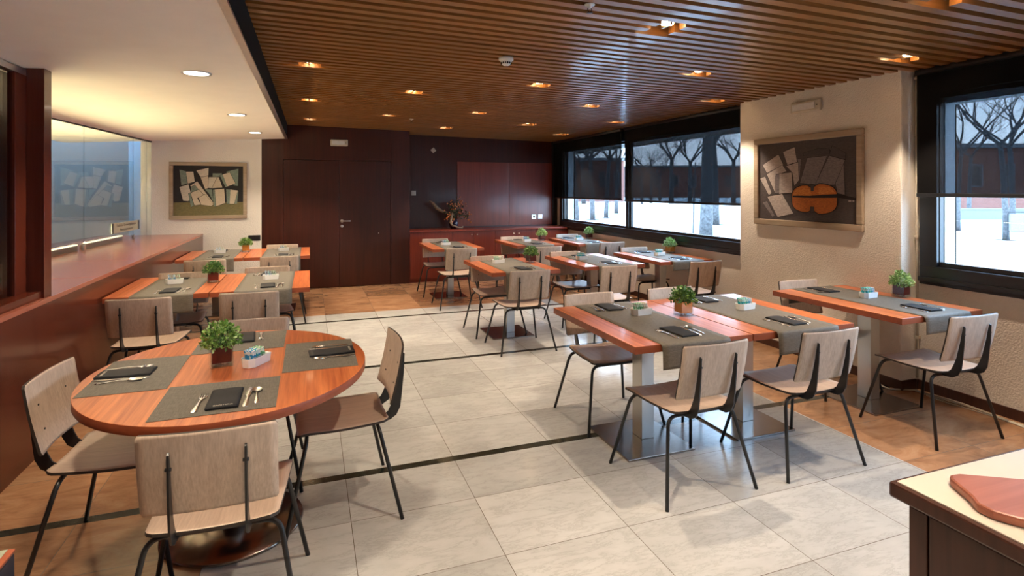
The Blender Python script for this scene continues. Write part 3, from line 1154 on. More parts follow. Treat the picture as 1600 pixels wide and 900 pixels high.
shR = [
    (Rr((150, 345), (262, 268), (295, 340), (180, 400)), pk_, 0.005),
    (Rr((180, 410), (290, 342), (318, 385), (240, 420), (240, 545)), pk_, 0.005),
    (Rr((295, 250), (375, 215), (392, 320), (325, 340)), pk_, 0.005),
    (Rr((395, 298), (420, 298), (410, 430), (400, 330)), gr_, 0.003),
    (Rr((318, 350), (400, 322), (405, 450), (375, 490), (360, 395)), pk_, 0.005),
    (Rr((132, 440), (168, 428), (215, 545), (195, 558)), pk_, 0.005),
    (Rr((245, 412), (272, 408), (268, 540), (243, 545)), gr_, 0.004),
    (Rr((270, 405), (355, 395), (362, 540), (268, 548)), pk_, 0.005),
    (Rr((185, 570), (290, 550), (368, 688), (258, 715)), pk_, 0.006),
    (Rr((152, 612), (182, 602), (238, 708), (222, 715)), gr_, 0.004),
    (Rr((435, 255), (540, 225), (612, 225), (620, 260), (440, 275)), dg_, 0.006),
    (Rr((655, 470), (710, 330), (720, 550), (670, 540)), gr_, 0.004),
    (Rr((635, 205), (725, 255), (722, 300), (612, 275)), dg_, 0.006),
    (Rr((465, 292), (600, 275), (520, 480), (415, 470)), gr_, 0.005),
    (Rr((615, 275), (720, 305), (650, 480), (520, 480)), gr_, 0.006),
    (Rr(*viol), vo_, 0.010),
    (Rr((370, 545), (400, 500), (470, 495), (500, 560), (375, 570)), vo2, 0.0),
    (Rr((540, 500), (620, 495), (655, 540), (545, 550)), vo2, 0.0),
    (Rr((365, 560), (480, 560), (680, 545), (795, 572), (795, 590), (680, 572), (500, 576), (365, 572)), bk_, 0.0),
    (Rr((488, 484), (512, 484), (508, 525), (492, 525)), dg_, 0.004),
    (Rr((488, 640), (512, 640), (512, 678), (488, 678)), dg_, 0.004),
    (Rr((745, 590), (765, 590), (765, 600), (745, 600)), pk_, 0.0),
    (Rr((772, 590), (785, 590), (785, 600), (772, 600)), pk_, 0.0),
]
painting((XC - 0.001, 4.02, 1.66), -PI / 2, 1.22, 0.875, 0.058, [paint('slate', (0.085, 0.068, 0.066), (0.055, 0.045, 0.048))], shR,
         'framed painting of an orange violin and grey sheet music on the stucco pillar')


# ------------------------------------------------------------------ chairs
def arc_pts(pts, r=0.05, n=5):
    """Round the inner corners of a polyline."""
    out = [Vector(pts[0])]
    for i in range(1, len(pts) - 1):
        a, b, c = Vector(pts[i - 1]), Vector(pts[i]), Vector(pts[i + 1])
        d1, d2 = (a - b), (c - b)
        rr = min(r, d1.length * 0.48, d2.length * 0.48)
        p0, p2 = b + d1.normalized() * rr, b + d2.normalized() * rr
        for k in range(n + 1):
            t = k / n
            out.append((1 - t) ** 2 * p0 + 2 * t * (1 - t) * b + t * t * p2)
    out.append(Vector(pts[-1]))
    return out


def rounded(u, v, w0, w1, r=0.03):
    pass


def chair_proto(label):
    t = thing('dining_chair', label, 'chair')
    # seat sheet; u across, v rear->front
    def seat(u, v):
        x = (u - 0.5)
        wdt = 0.405 + 0.055 * v
        y = -0.215 + 0.425 * v
        cr = 0.0
        e = abs(x) * 2
        # rounded rear and front corners
        if v < 0.07:
            wdt -= 0.05 * (1 - v / 0.07) ** 2
        if v > 0.95:
            wdt -= 0.03 * ((v - 0.95) / 0.05) ** 2
        z = 0.448 + 0.010 * e * e - 0.018 * (1 - (2 * v - 0.9) ** 2) * 0.6 - 0.012 * max(0, (v - 0.85) / 0.15) ** 2
        return (x * wdt, y, z)
    MB().sheet(14, 30, seat, 0.011).build('seat', [M['ply_seat'], M['ply_edge']], t)

    def back(u, v):
        x = (u - 0.5)
        w = 0.412
        if v < 0.04:
            w -= 0.014 * (1 - v / 0.04) ** 2
        if v > 0.96:
            w -= 0.014 * ((v - 0.96) / 0.04) ** 2
        z = 0.525 + 0.282 * v
        y = -0.236 - 0.060 * v + 0.020 * (2 * x) ** 2 - 0.006 * math.sin(v * PI)
        return (-x * w, y, z)
    bk = MB().sheet(14, 25, back, 0.010).build('backrest', [M['ply'], M['ply_edge']], t)
    for sx_ in (-0.112, 0.112):
        for zz in (0.60, 0.70):
            v = (zz - 0.525) / 0.282
            yy = -0.236 - 0.060 * v + 0.020 * (2 * sx_ / 0.412) ** 2 - 0.006 * math.sin(v * PI)
            q = MB().lathe([(0.0045, 0.0), (0.0045, 0.0025)], 8)
            MB().add([(sx_ + x, yy + z + 0.0002, zz + y) for x, y, z in q.v], q.f).build('screw', M['black'], bk)
    poly = [(-0.05, 0.4205), (-0.18, 0.4115), (-0.232, 0.416), (-0.264, 0.436), (-0.284, 0.475), (-0.291, 0.53), (-0.302, 0.64), (-0.3065, 0.742),
            (-0.2965, 0.748), (-0.2875, 0.70), (-0.2785, 0.645), (-0.2690, 0.60), (-0.2570, 0.545), (-0.249, 0.520), (-0.238, 0.492), (-0.224, 0.462), (-0.203, 0.445), (-0.17, 0.4365), (-0.05, 0.4325)]
    for s_ in (-1, 1):
        x0 = 0.112 * s_
        MB().prism(poly, -0.0035, 0.0035, lambda a, b, h, x0=x0: (x0 + h, a, b)).build('back_bracket', M['black'], t)
        kn = MB().tube([(x0 - 0.009, -0.298, 0.695), (x0 + 0.009, -0.298, 0.695)], 0.006, 8)
        kn.build('bracket_bolt', M['black'], t)
    # tubular steel: rear and front hoop, each leg a mesh, cross bars between
    for ys, ft in ((-1, -0.262), (1, 0.262)):
        yt = 0.165 * ys
        for s_ in (-1, 1):
            pts = arc_pts([(0.10 * s_, yt, 0.415), (0.205 * s_, yt, 0.415), (0.285 * s_, ft, 0.0)], 0.065, 6)
            MB().tube(pts, 0.0095, 10).build('leg', M['black'], t)
        MB().tube([(-0.10, yt, 0.415), (0.10, yt, 0.415)], 0.0093, 10).build('cross_bar', M['black'], t)
    fr = MB()
    for s_ in (-1, 1):
        fr.tube([(0.12 * s_, -0.165, 0.418), (0.12 * s_, 0.165, 0.418)], 0.007, 8)
    fr.build('seat_rail', M['black'], t)
    return t


TD = {
    'T1': 'the joined table with the orange pot', 'T2': 'the right table of the joined pair', 'T3': 'the table under the violin painting',
    'T4': 'the single table on white marble', 'T5': 'the table nearest the dark doors', 'T6': 'the table before the red cabinet',
    'T7': 'the central plantless table', 'T8': 'the window table with an orange pot', 'T9': 'the table in the far window corner',
    'L1l': 'the nearer parapet row, parapet end', 'L1r': 'the nearer parapet row, aisle end',
    'L2l': 'the farther parapet row, parapet end', 'L2r': 'the farther parapet row, aisle end',
}
CH_ = [  # x, y, rotation, label
    (1.925, 2.595, 0.03, 'T1', 0), (2.705, 2.59, 0.0, 'T2', 0), (3.865, 2.56, -0.05, 'T3', 0),
    (1.985, 5.265, 0.0, 'T4', 0), (1.88, 7.43, 0.0, 'T5', 0), (3.04, 7.27, 0.0, 'T6', 0), (2.96, 5.255, 0.0, 'T7', 0),
    (4.02, 5.25, 0.0, 'T8', 0), (4.18, 7.52, 0.0, 'T9', 0),
    (-1.13, 4.93, -0.05, 'L1l', 0), (-0.42, 4.93, -0.03, 'L1r', 0), (-1.08, 7.20, 0.0, 'L2l', 0), (-0.33, 7.30, 0.0, 'L2r', 0),
    (1.955, 3.45, PI, 'T1', 1), (2.67, 3.45, PI, 'T2', 1), (3.91, 3.385, PI - 0.03, 'T3', 1),
    (1.94, 5.95, PI, 'T4', 1), (1.85, 8.40, PI, 'T5', 1), (3.13, 8.38, PI, 'T6', 1), (2.99, 6.06, PI, 'T7', 1),
    (4.07, 6.20, PI, 'T8', 1), (4.18, 8.50, PI, 'T9', 1),
    (-1.10, 5.66, PI, 'L1l', 1), (-0.38, 5.82, PI + 0.05, 'L1r', 1), (-0.36, 8.22, PI, 'L2r', 1),
]
proto = None
GRP = 'plywood dining chairs around the tables'
for x, y, r, tk, side in CH_:
    lab = 'pale plywood chair on the %s side of %s' % (('near', 'far')[side], TD[tk])
    if proto is None:
        proto = chair_proto(lab)
        proto['group'] = GRP
        proto.location = (x, y, 0)
        proto.rotation_euler = (0, 0, r)
    else:
        dup(proto, (x, y, 0), r, lab)
for x, y, r, lab in ((-0.300, 2.325, -0.03, 'pale plywood chair seen from behind, in front of the oval table'),
                     (-0.325, 3.385, PI, 'pale plywood chair mostly hidden behind the oval table'),
                     (-0.765, 2.905, -PI / 2 - 0.07, 'pale plywood chair at the left end of the oval table, by the parapet'),
                     (0.145, 2.98, PI / 2 + 0.04, 'pale plywood chair in profile at the right end of the oval table')):
    dup(proto, (x, y, 0), r, lab)


# ------------------------------------------------------------------ tables
def table_proto():
    t = thing('pedestal_table', '', 'table')
    return t


TAB = {
    'T1': (1.61, 2.388, 2.55, 3.60), 'T2': (2.396, 3.18, 2.55, 3.60), 'T3': (3.575, 4.365, 2.53, 3.60),
    'T4': (1.70, 2.45, 5.30, 6.38), 'T5': (1.60, 2.34, 7.65, 8.72), 'T6': (2.87, 3.62, 7.72, 8.80),
    'T7': (2.77, 3.52, 5.37, 6.46), 'T8': (3.77, 4.50, 5.44, 6.50), 'T9': (3.84, 4.50, 7.66, 8.80),
    'L1l': (-1.485, -0.765, 5.06, 6.11), 'L1r': (-0.758, 0.0, 5.06, 6.11),
    'L2l': (-1.485, -0.765, 7.50, 8.56), 'L2r': (-0.758, 0.0, 7.50, 8.60),
}
TL = {
    'T1': 'rectangular orange wood table, left of the joined pair in the foreground',
    'T2': 'rectangular orange wood table, right of the joined pair in the foreground',
    'T3': 'rectangular orange wood table against the pillar under the violin painting',
    'T4': 'orange wood table standing alone on the white marble in mid room',
    'T5': 'orange wood table at the back nearest the dark double doors',
    'T6': 'orange wood table at the back in front of the red cabinet',
    'T7': 'orange wood table without a plant in the middle of the right half',
    'T8': 'orange wood table below the window with an orange-potted plant',
    'T9': 'orange wood table in the far corner below the window',
    'L1l': 'orange wood table touching the parapet in the nearer left row',
    'L1r': 'orange wood table at the aisle end of the nearer left row',
    'L2l': 'orange wood table touching the parapet in the farther left row',
    'L2r': 'orange wood table at the aisle end of the farther left row',
}
ZTAB = 0.75
TH = 0.040
for k, (x0, x1, y0, y1) in TAB.items():
    cx, cy = (x0 + x1) / 2, (y0 + y1) / 2
    t = thing('pedestal_table', TL[k], 'table', (cx, cy, 0), 0, 'orange wood pedestal tables')
    hx, hy = (x1 - x0) / 2, (y1 - y0) / 2
    top = MB()
    top.box(-hx, hx, -hy, hy, ZTAB - TH, ZTAB)
    top.mi = [1, 1, 1, 1, 1, 0]
    # randomise the grain by shifting the object texture origin
    o = top.build('tabletop', [M['table'], M['table_edge']], t, bevel=0.002)
    MB().box(-0.045, 0.045, -0.055, 0.055, 0.014, ZTAB - TH - 0.002).build('column', M['steel'], t, bevel=0.003)
    MB().box(-0.265, 0.20, -0.26, 0.24, 0.0005, 0.014).build('base_plate', M['base_steel'], t, bevel=0.002)
    MB().box(-0.14, 0.14, -0.2, 0.2, ZTAB - TH - 0.010, ZTAB - TH - 0.0005).build('mounting_plate', M['black'], t)

# oval table
OX, OY, OA, OB = -0.334, 2.92, 0.595, 0.685
ot = thing('oval_table', 'large oval orange wood table in the left foreground', 'table', (OX, OY, 0))
N = 96
poly = [(OA * math.cos(2 * PI * k / N), OB * math.sin(2 * PI * k / N)) for k in range(N)]
o = MB().prism(poly, ZTAB - 0.036, ZTAB, mi=0, mi_side=1, smooth=True).build('tabletop', [M['table'], M['table_edge']], ot, bevel=0.002)
MB().lathe([(0.05, 0.016), (0.05, ZTAB - 0.045)], 32).build('column', M['steel'], ot)
MB().lathe([(0.300, 0.0005), (0.305, 0.006), (0.300, 0.016), (0.055, 0.018)], 64).build('base_plate', M['base_steel'], ot)
MB().box(-0.2, 0.2, -0.2, 0.2, ZTAB - 0.045, ZTAB - 0.0365).build('mounting_plate', M['black'], ot)

# ------------------------------------------------------------------ cloth runners
HANG = {'T1': 0.115, 'T2': 0.115, 'T3': 0.10, 'T4': 0.25, 'T5': 0.22, 'T6': 0.18, 'T7': 0.2, 'T8': 0.09, 'T9': 0.18,
        'L1l': 0.13, 'L1r': 0.11, 'L2l': 0.14, 'L2r': 0.16}
RUN = {'T1': (1.765, 2.215), 'T2': (2.555, 3.03), 'T3': (3.765, 4.215), 'T4': (1.845, 2.30), 'T5': (1.76, 2.20), 'T6': (3.0, 3.46),
       'T7': (2.93, 3.37), 'T8': (3.92, 4.36), 'T9': (3.95, 4.38), 'L1l': (-1.31, -0.87), 'L1r': (-0.58, -0.14), 'L2l': (-1.30, -0.86), 'L2r': (-0.56, -0.11)}
for k, (x0, x1) in RUN.items():
    tx0, tx1, ty0, ty1 = TAB[k]
    h = HANG[k]
    r = 0.018
    # profile in y,z from near hem over the table to the far hem
    prof = []
    for i in range(7):
        prof.append((ty0 - r - 0.001, ZTAB + 0.0012 - r - h * (1 - i / 6)))
    for i in range(1, 7):
        a = PI - i * PI / 12
        prof.append((ty0 - 0.001 + r * math.cos(a), ZTAB + 0.0012 - r + r * math.sin(a)))
    for i in range(1, 12):
        prof.append((ty0 + (ty1 - ty0) * i / 12, ZTAB + 0.0012))
    for i in range(0, 7):
        a = PI / 2 - i * PI / 12
        prof.append((ty1 + 0.001 + r * math.cos(a), ZTAB + 0.0012 - r + r * math.sin(a)))
    for i in range(1, 5):
        prof.append((ty1 + r + 0.001, ZTAB + 0.0012 - r - 0.11 * i / 4))
    n = len(prof) - 1
    cx, cy = (x0 + x1) / 2, (ty0 + ty1) / 2

    def fn(u, v, prof=prof, x0=x0, x1=x1, cx=cx, cy=cy, n=n, ph=len(k) + x0, h=h):
        i = int(round(v * n))
        y_, z_ = prof[i]
        x = x0 + (x1 - x0) * u - cx
        hang = max(0, ZTAB - 0.02 - z_)
        return (x, y_ - cy + hang * 0.06 * math.sin(u * 7 + ph) - (0.004 if i < 6 else 0), z_ + 0.0012)
    o = MB().sheet(10, n, fn, 0.0012, 0, 0).build('table_runner', [M['runner']], None, (cx, cy, 0))
    tag(o, 'grey-taupe woven runner hanging over ' + TD[k].replace('the nearer parapet row', 'the nearer parapet row table').replace('the farther parapet row', 'the farther parapet row table'), 'table runner', 'woven runners on the tables')

# placemats on the oval table
PM = [('near', (-0.55, -0.122, 2.315, 2.69), 'grey-taupe placemat at the near side of the oval table'),
      ('left', (-0.885, -0.56, 2.68, 3.185), 'grey-taupe placemat at the left end of the oval table'),
      ('right', (-0.118, 0.215, 2.73, 3.23), 'brownish-grey placemat at the right end of the oval table'),
      ('far', (-0.56, -0.128, 3.18, 3.56), 'grey-taupe placemat at the far side of the oval table')]
for nm, (x0, x1, y0, y1), lab in PM:
    cx, cy = (x0 + x1) / 2, (y0 + y1) / 2
    o = MB().box(x0 - cx, x1 - cx, y0 - cy, y1 - cy, 0, 0.0014).build('placemat', M['runner'], None, (cx, cy, ZTAB + 0.0004))
    tag(o, lab, 'placemat', 'placemats on the oval table')


# ------------------------------------------------------------------ cutlery, napkins
def strip(mb, st, t=0.0016):
    """st: list of (y, halfwidth, z)."""
    vs, fs = [], []
    for y, w, z in st:
        w *= 1.25
        vs += [(-w, y, z), (w, y, z), (w * 0.8, y, z + t), (-w * 0.8, y, z + t)]
    for i in range(len(st) - 1):
        a = i * 4
        for q in range(4):
            b = (q + 1) % 4
            fs.append((a + q, a + b, a + 4 + b, a + 4 + q))
    fs.append((3, 2, 1, 0))
    e = (len(st) - 1) * 4
    fs.append((e, e + 1, e + 2, e + 3))
    mb.add(vs, fs, 0, True)


def fork_mesh():
    mb = MB()
    strip(mb, [(-0.095, 0.006, 0.0), (-0.085, 0.0095, 0.0005), (-0.04, 0.006, 0.003), (0.0, 0.0035, 0.005), (0.035, 0.0035, 0.003), (0.045, 0.009, 0.002), (0.055, 0.0125, 0.001), (0.062, 0.0125, 0.0005)])
    for k in range(4):
        x = -0.0126 + 0.0084 * k
        mb.tube([(x, 0.060, 0.001), (x, 0.08, 0.0012), (x, 0.100, 0.004)], [0.0026, 0.0025, 0.0014], 6)
    return mb.mesh('fork', M['cutlery'])


def knife_mesh():
    mb = MB()
    strip(mb, [(-0.11, 0.006, 0), (-0.10, 0.0095, 0.0), (-0.04, 0.008, 0.001), (-0.005, 0.0055, 0.001), (0.005, 0.0065, 0.001), (0.02, 0.0105, 0.0005), (0.07, 0.011, 0.0005), (0.10, 0.007, 0.0005), (0.112, 0.001, 0.0005)], 0.0022)
    return mb.mesh('knife', M['cutlery'])


def spoon_mesh():
    mb = MB()
    strip(mb, [(-0.085, 0.0055, 0.0), (-0.075, 0.0085, 0.0005), (-0.035, 0.005, 0.004), (0.0, 0.003, 0.006), (0.03, 0.0032, 0.004), (0.042, 0.005, 0.003)])

    def bowl(u, v):
        a = 2 * PI * u
        r = v
        x = 0.020 * r * math.cos(a)
        y = 0.066 + 0.028 * r * math.sin(a)
        return (x, y, 0.0012 + 0.0052 * r * r)
    n, m_ = 20, 5
    vs = [bowl(i / n, (j + 0.02) / m_ if j == 0 else j / m_) for j in range(m_ + 1) for i in range(n)]
    fs = [(j * n + i, j * n + (i + 1) % n, (j + 1) * n + (i + 1) % n, (j + 1) * n + i) for j in range(m_) for i in range(n)]
    mb.add(vs, fs, 0, True)
    mb.add([(x, y, z - 0.001) for x, y, z in vs], [f[::-1] for f in fs], 0, True)
    return mb.mesh('spoon', M['cutlery'])


MESH = {'fork': fork_mesh(), 'knife': knife_mesh(), 'spoon': spoon_mesh()}


def napkin_mesh():
    mb = MB()

    def fn(u, v):
        return ((u - 0.5) * 0.112, (v - 0.5) * 0.215, 0.0075 + 0.002 * math.sin(u * 3.1) + 0.0012 * math.sin(v * 9))
    mb.sheet(8, 10, fn, 0.0032, 0, 0)
    mb.sheet(8, 10, lambda u, v: (fn(u, v)[0] + 0.002, fn(u, v)[1] + 0.002, fn(u, v)[2] - 0.0036), 0.0030, 0, 0)
    return mb.mesh('folded_napkin', [M['napkin']])


MESH['napkin'] = napkin_mesh()
ZS = ZTAB + 0.0028


def place(mesh, name, x, y, z, rz, label, cat, group):
    o = bpy.data.objects.new(name, mesh)
    COL.objects.link(o)
    o.location = (x, y, z)
    o.rotation_euler = (0, 0, rz)
    return tag(o, label, cat, group)


def setting(cx, cy, rz, where, jig, z=ZS, wd=0.11, text_on=False):
    c, s = math.cos(rz), math.sin(rz)

    def w(a, b):
        return cx + a * c - b * s, cy + a * s + b * c
    rj = random.Random(jig)
    j = lambda q: rj.uniform(-q, q)
    x, y = w(0, 0)
    nk = place(MESH['napkin'], 'folded_napkin', x, y, z + 0.0002, rz + j(0.06), 'folded black napkin on the ' + where, 'napkin', 'black napkins')
    if text_on:
        text('CAFETERIA', 0.014, M['plastic'], nk, Matrix.Translation((0.004, -0.088, 0.0103)))
    x, y = w(-0.088, -0.015)
    place(MESH['fork'], 'fork', x, y, z + 0.0005, rz + j(0.1), 'steel fork on the ' + where, 'fork', 'forks')
    x, y = w(0.082, 0.0)
    place(MESH['knife'], 'knife', x, y, z + 0.0005, rz - 0.08 + j(0.08), 'steel knife on the ' + where, 'knife', 'knives')
    x, y = w(0.115, 0.0)
    place(MESH['spoon'], 'spoon', x, y, z + 0.0005, rz + j(0.08), 'steel spoon on the ' + where, 'spoon', 'spoons')


SD = {k: v.replace('the nearer parapet row, ', 'nearer parapet row ').replace('the farther parapet row, ', 'farther parapet row ') for k, v in TD.items()}
SET = {}
for i, (k, (x0, x1)) in enumerate(RUN.items()):
    ty0, ty1 = TAB[k][2], TAB[k][3]
    cx = (x0 + x1) / 2
    SET[k] = cx
    setting(cx + 0.02, ty0 + 0.175, 0, 'near side of ' + SD[k], i * 2)
    setting(cx - 0.02, ty1 - 0.14, PI, 'far side of ' + SD[k], i * 2 + 1)
# the oval table
zo = ZTAB + 0.002
setting(-0.315, 2.46, 0, 'near placemat of the oval table', 101, zo, text_on=True)
setting(-0.775, 2.955, -PI / 2, 'left placemat of the oval table', 102, zo, text_on=True)
setting(0.105, 2.99, PI / 2, 'right placemat of the oval table', 103, zo, text_on=True)
setting(-0.345, 3.44, PI, 'far placemat of the oval table', 104, zo)


# ------------------------------------------------------------------ sugar boxes
def box_proto(lab):
    t = thing('sachet_box', lab, 'box', (0, 0, 0), 0, 'white sachet boxes')
    L_, W_, H_, ch = 0.070, 0.038, 0.042, 0.022
    outer = [(-L_, -W_ + ch), (-L_ + ch, -W_), (L_, -W_), (L_, W_), (-L_ + ch, W_), (-L_, W_ - ch)]
    e = 0.0035
    inner = [(-L_ + e, -W_ + ch + 0.001), (-L_ + ch + 0.001, -W_ + e), (L_ - e, -W_ + e), (L_ - e, W_ - e), (-L_ + ch + 0.001, W_ - e), (-L_ + e, W_ - ch - 0.001)]
    mb = MB()
    n = 6
    fl = 0.93
    vs = [(a * fl, b * fl, 0) for a, b in outer] + [(a, b, H_) for a, b in outer] + [(a, b, H_) for a, b in inner] + [(a * fl, b * fl, 0.005) for a, b in inner]
    fs = [tuple(range(n))[::-1], tuple(range(3 * n, 4 * n))]
    for lv in range(3):
        for i in range(n):
            j = (i + 1) % n
            fs.append((lv * n + i, lv * n + j, (lv + 1) * n + j, (lv + 1) * n + i))
    mb.add(vs, fs)
    mb.build('dish', M['porcelain'], t, bevel=0.0012)
    return t


def sachet_mesh(i):
    mb = MB()

    def fn(u, v):
        return ((0.004 * math.sin(v * PI) * 0.3), (u - 0.5) * 0.050, 0.002 + v * 0.070)
    mb.sheet(4, 6, lambda u, v: fn(1 - u, v), 0.0025 if i % 2 else 0.0035, 0, 0)
    return mb.mesh('sugar_sachet', [M['sachet%d' % i]])


SM = [sachet_mesh(i) for i in range(4)]
SC = ('blue', 'green', 'beige', 'teal')
BOX = {'T1': (2.06, 3.20, 0.1), 'T2': (2.83, 3.10, 0.15), 'T3': (4.02, 3.11, 0.1), 'T4': (1.99, 5.97, 0.0), 'T5': (1.90, 8.18, 0.1), 'T6': (3.23, 8.28, 0.1),
       'T7': (3.02, 5.95, 0.1), 'T8': (4.12, 5.98, 0.1), 'T9': (4.14, 8.25, 0.1), 'L1l': (-1.12, 5.64, 0.1), 'L1r': (-0.34, 5.62, 0.05),
       'L2l': (-1.10, 8.15, 0.1), 'L2r': (-0.33, 8.15, 0.05), 'O': (-0.245, 2.915, 1.02)}
bproto = None
for bi, (k, (x, y, r)) in enumerate(BOX.items()):
    wh = SD[k] if k != 'O' else 'the oval table'
    z = ZS if k != 'O' else ZTAB + 0.0005
    lab = 'small white chamfered box of sachets on ' + wh
    if bproto is None:
        bproto = box_proto(lab)
        bproto.location = (x, y, z)
        bproto.rotation_euler = (0, 0, r)
    else:
        dup(bproto, (x, y, z), r, lab)
    rj = random.Random(bi + 50)
    seq = [0, 0, 3, 0, 1, 1, 1] if k in ('O', 'L1l', 'L1r', 'L2l', 'L2r', 'T5', 'T6') else ([1, 1, 1, 1, 2, 2, 2] if k in ('T1', 'T4') else [3, 3, 1, 3, 3, 0, 2])
    for i, ci in enumerate(seq):
        lx = -0.032 + 0.0135 * i
        a = r
        o = bpy.data.objects.new('sugar_sachet', SM[ci])
        COL.objects.link(o)
        o.location = (x + lx * math.cos(a), y + lx * math.sin(a), z + 0.006)
        o.rotation_euler = (0, -0.22, r + rj.uniform(-0.12, 0.12))
        cn = SC[ci]
        tag(o, '%s sachet %s from %s in the box on %s' % (cn, ('first', 'second', 'third', 'fourth', 'fifth', 'sixth', 'seventh')[i], 'left' if k != 'O' else 'front', wh), 'sachet', 'sachets on %s' % wh)


# ------------------------------------------------------------------ potted plants
def foliage(seed, leafm, rad=0.095, hgt=0.105, n=620, ls=0.024):
    rr = random.Random(seed)
    mb = MB()
    for k in range(26):
        a = rr.uniform(0, 2 * PI)
        q = rr.uniform(0.2, 0.95)
        mb.tube([(0.01 * math.cos(a), 0.01 * math.sin(a), 0.085), (rad * 0.5 * q * math.cos(a), rad * 0.5 * q * math.sin(a), 0.12), (rad * q * math.cos(a), rad * q * math.sin(a), 0.11 + hgt * 0.8 * math.sqrt(max(0, 1 - q * q)))],
                [0.0016, 0.0013, 0.0007], 5, 1)
    for k in range(n):
        a = rr.uniform(0, 2 * PI)
        ph = math.acos(rr.uniform(-0.15, 1))
        q = rr.uniform(0.55, 1.03)
        c = Vector((rad * q * math.sin(ph) * math.cos(a), rad * q * math.sin(ph) * math.sin(a), 0.112 + hgt * q * math.cos(ph)))
        c.x += rr.uniform(-0.006, 0.006)
        d = (c - Vector((0, 0, 0.10))).normalized() + Vector((rr.uniform(-0.9, 0.9), rr.uniform(-0.9, 0.9), rr.uniform(-1.1, 0.5)))
        d.normalize()
        w = d.cross(Vector((rr.uniform(-1, 1), rr.uniform(-1, 1), rr.uniform(0.2, 1)))).normalized()
        u = w.cross(d)
        l = ls * rr.uniform(0.7, 1.25)
        p0, p1, p2 = c, c + d * l * 0.5, c + d * l
        hw = l * 0.34
        vs = [p0, p1 + w * hw - u * hw * 0.35, p2, p1 - w * hw - u * hw * 0.35, p1]
        mi = 0 if rr.random() < 0.72 else (2 if rr.random() < 0.55 else 1)
        mb.add(vs, [(0, 1, 4), (1, 2, 4), (2, 3, 4), (3, 0, 4)], mi, False)
    return mb.mesh('foliage', leafm)


FOL = [foliage(1, [M['leaf'], M['leaf_dark'], M['leaf_pale']]), foliage(2, [M['leaf'], M['leaf_dark'], M['leaf_pale']], 0.088, 0.085),
       foliage(3, [M['leaf_pale'], M['leaf'], M['leaf_pale']], 0.095, 0.095), foliage(4, [M['leaf_dark'], M['leaf'], M['leaf']], 0.09, 0.085)]


def plant(x, y, rz, z, fi, potc, lab, sc=1.0):
    t = thing('potted_plant', lab, 'plant', (x, y, z), rz, 'small potted plants on the tables')
    h = 0.047
    v = MB()
    # glass cube: outer walls, thick base
    o_ = [(-h, -h), (h, -h), (h, h), (-h, h)]
    i_ = [(a * 0.93, b * 0.93) for a, b in o_]
    vs = [(a, b, 0.0) for a, b in o_] + [(a, b, 0.098) for a, b in o_] + [(a, b, 0.098) for a, b in i_] + [(a, b, 0.006) for a, b in i_]
    fs = [(3, 2, 1, 0), (12, 13, 14, 15)]
    for lv in range(3):
        for i in range(4):
            j = (i + 1) % 4
            fs.append((lv * 4 + i, lv * 4 + j, (lv + 1) * 4 + j, (lv + 1) * 4 + i))
    v.add(vs, fs)
    v.build('glass_vase', M['glass'], t)
    q = h * 0.88
    MB().box(-q, q, -q, q, 0.020, 0.094).build('inner_pot', M['red_pot' if potc == 'red' else 'orange_pot'], t, bevel=0.002)
    MB().box(-q * 0.95, q * 0.95, -q * 0.95, q * 0.95, 0.0945, 0.099).build('soil', M['soil'], t)
    pb = MB()
    rr = random.Random(fi)
    for k in range(16):
        a = rr.uniform(0, 2 * PI)
        rp = rr.uniform(0.0, 0.036)
        pb.lathe([(0.0001, 0), (0.0045, 0.002), (0.0058, 0.0055), (0.004, 0.009), (0.0001, 0.011)], 8, (rp * math.cos(a), rp * math.sin(a), 0.0065))
    pb = pb.build('pebbles', M['porcelain'], t)
    pb['kind'] = 'stuff'
    f = bpy.data.objects.new('foliage', FOL[fi])
    COL.objects.link(f)
    f.parent = t
    f.scale = (sc * 0.86, sc * 0.86, 0.93)
    return t


ZP = ZTAB + 0.0005
plant(-0.395, 2.955, 0.25, ZP, 0, 'red', 'leafy green plant in a dark red pot on the oval table')
plant(2.325, 3.10, 0.0, ZP, 3, 'orange', 'bushy dark green plant in an orange pot on the joined tables')
plant(4.30, 3.05, 0.15, ZP, 2, 'red', 'pale green plant in a red pot under the violin painting', 0.9)
plant(2.36, 5.90, 0.2, ZP, 3, 'red', 'green plant in a red pot on the table alone on white marble')
plant(3.53, 8.36, 0.1, ZP, 2, 'red', 'small green plant in a red pot before the red cabinet')
plant(4.42, 6.17, 0.2, ZP, 2, 'orange', 'bright green plant in an orange pot on the table below the window')
plant(4.43, 8.44, 0.2, ZP, 2, 'red', 'small green plant in a red pot in the far window corner')
plant(-0.81, 5.62, 0.1, ZP, 3, 'red', 'green plant in a red pot on the nearer left row')
plant(-0.80, 8.20, 0.1, ZP, 1, 'orange', 'green plant in an orange pot on the farther left row')

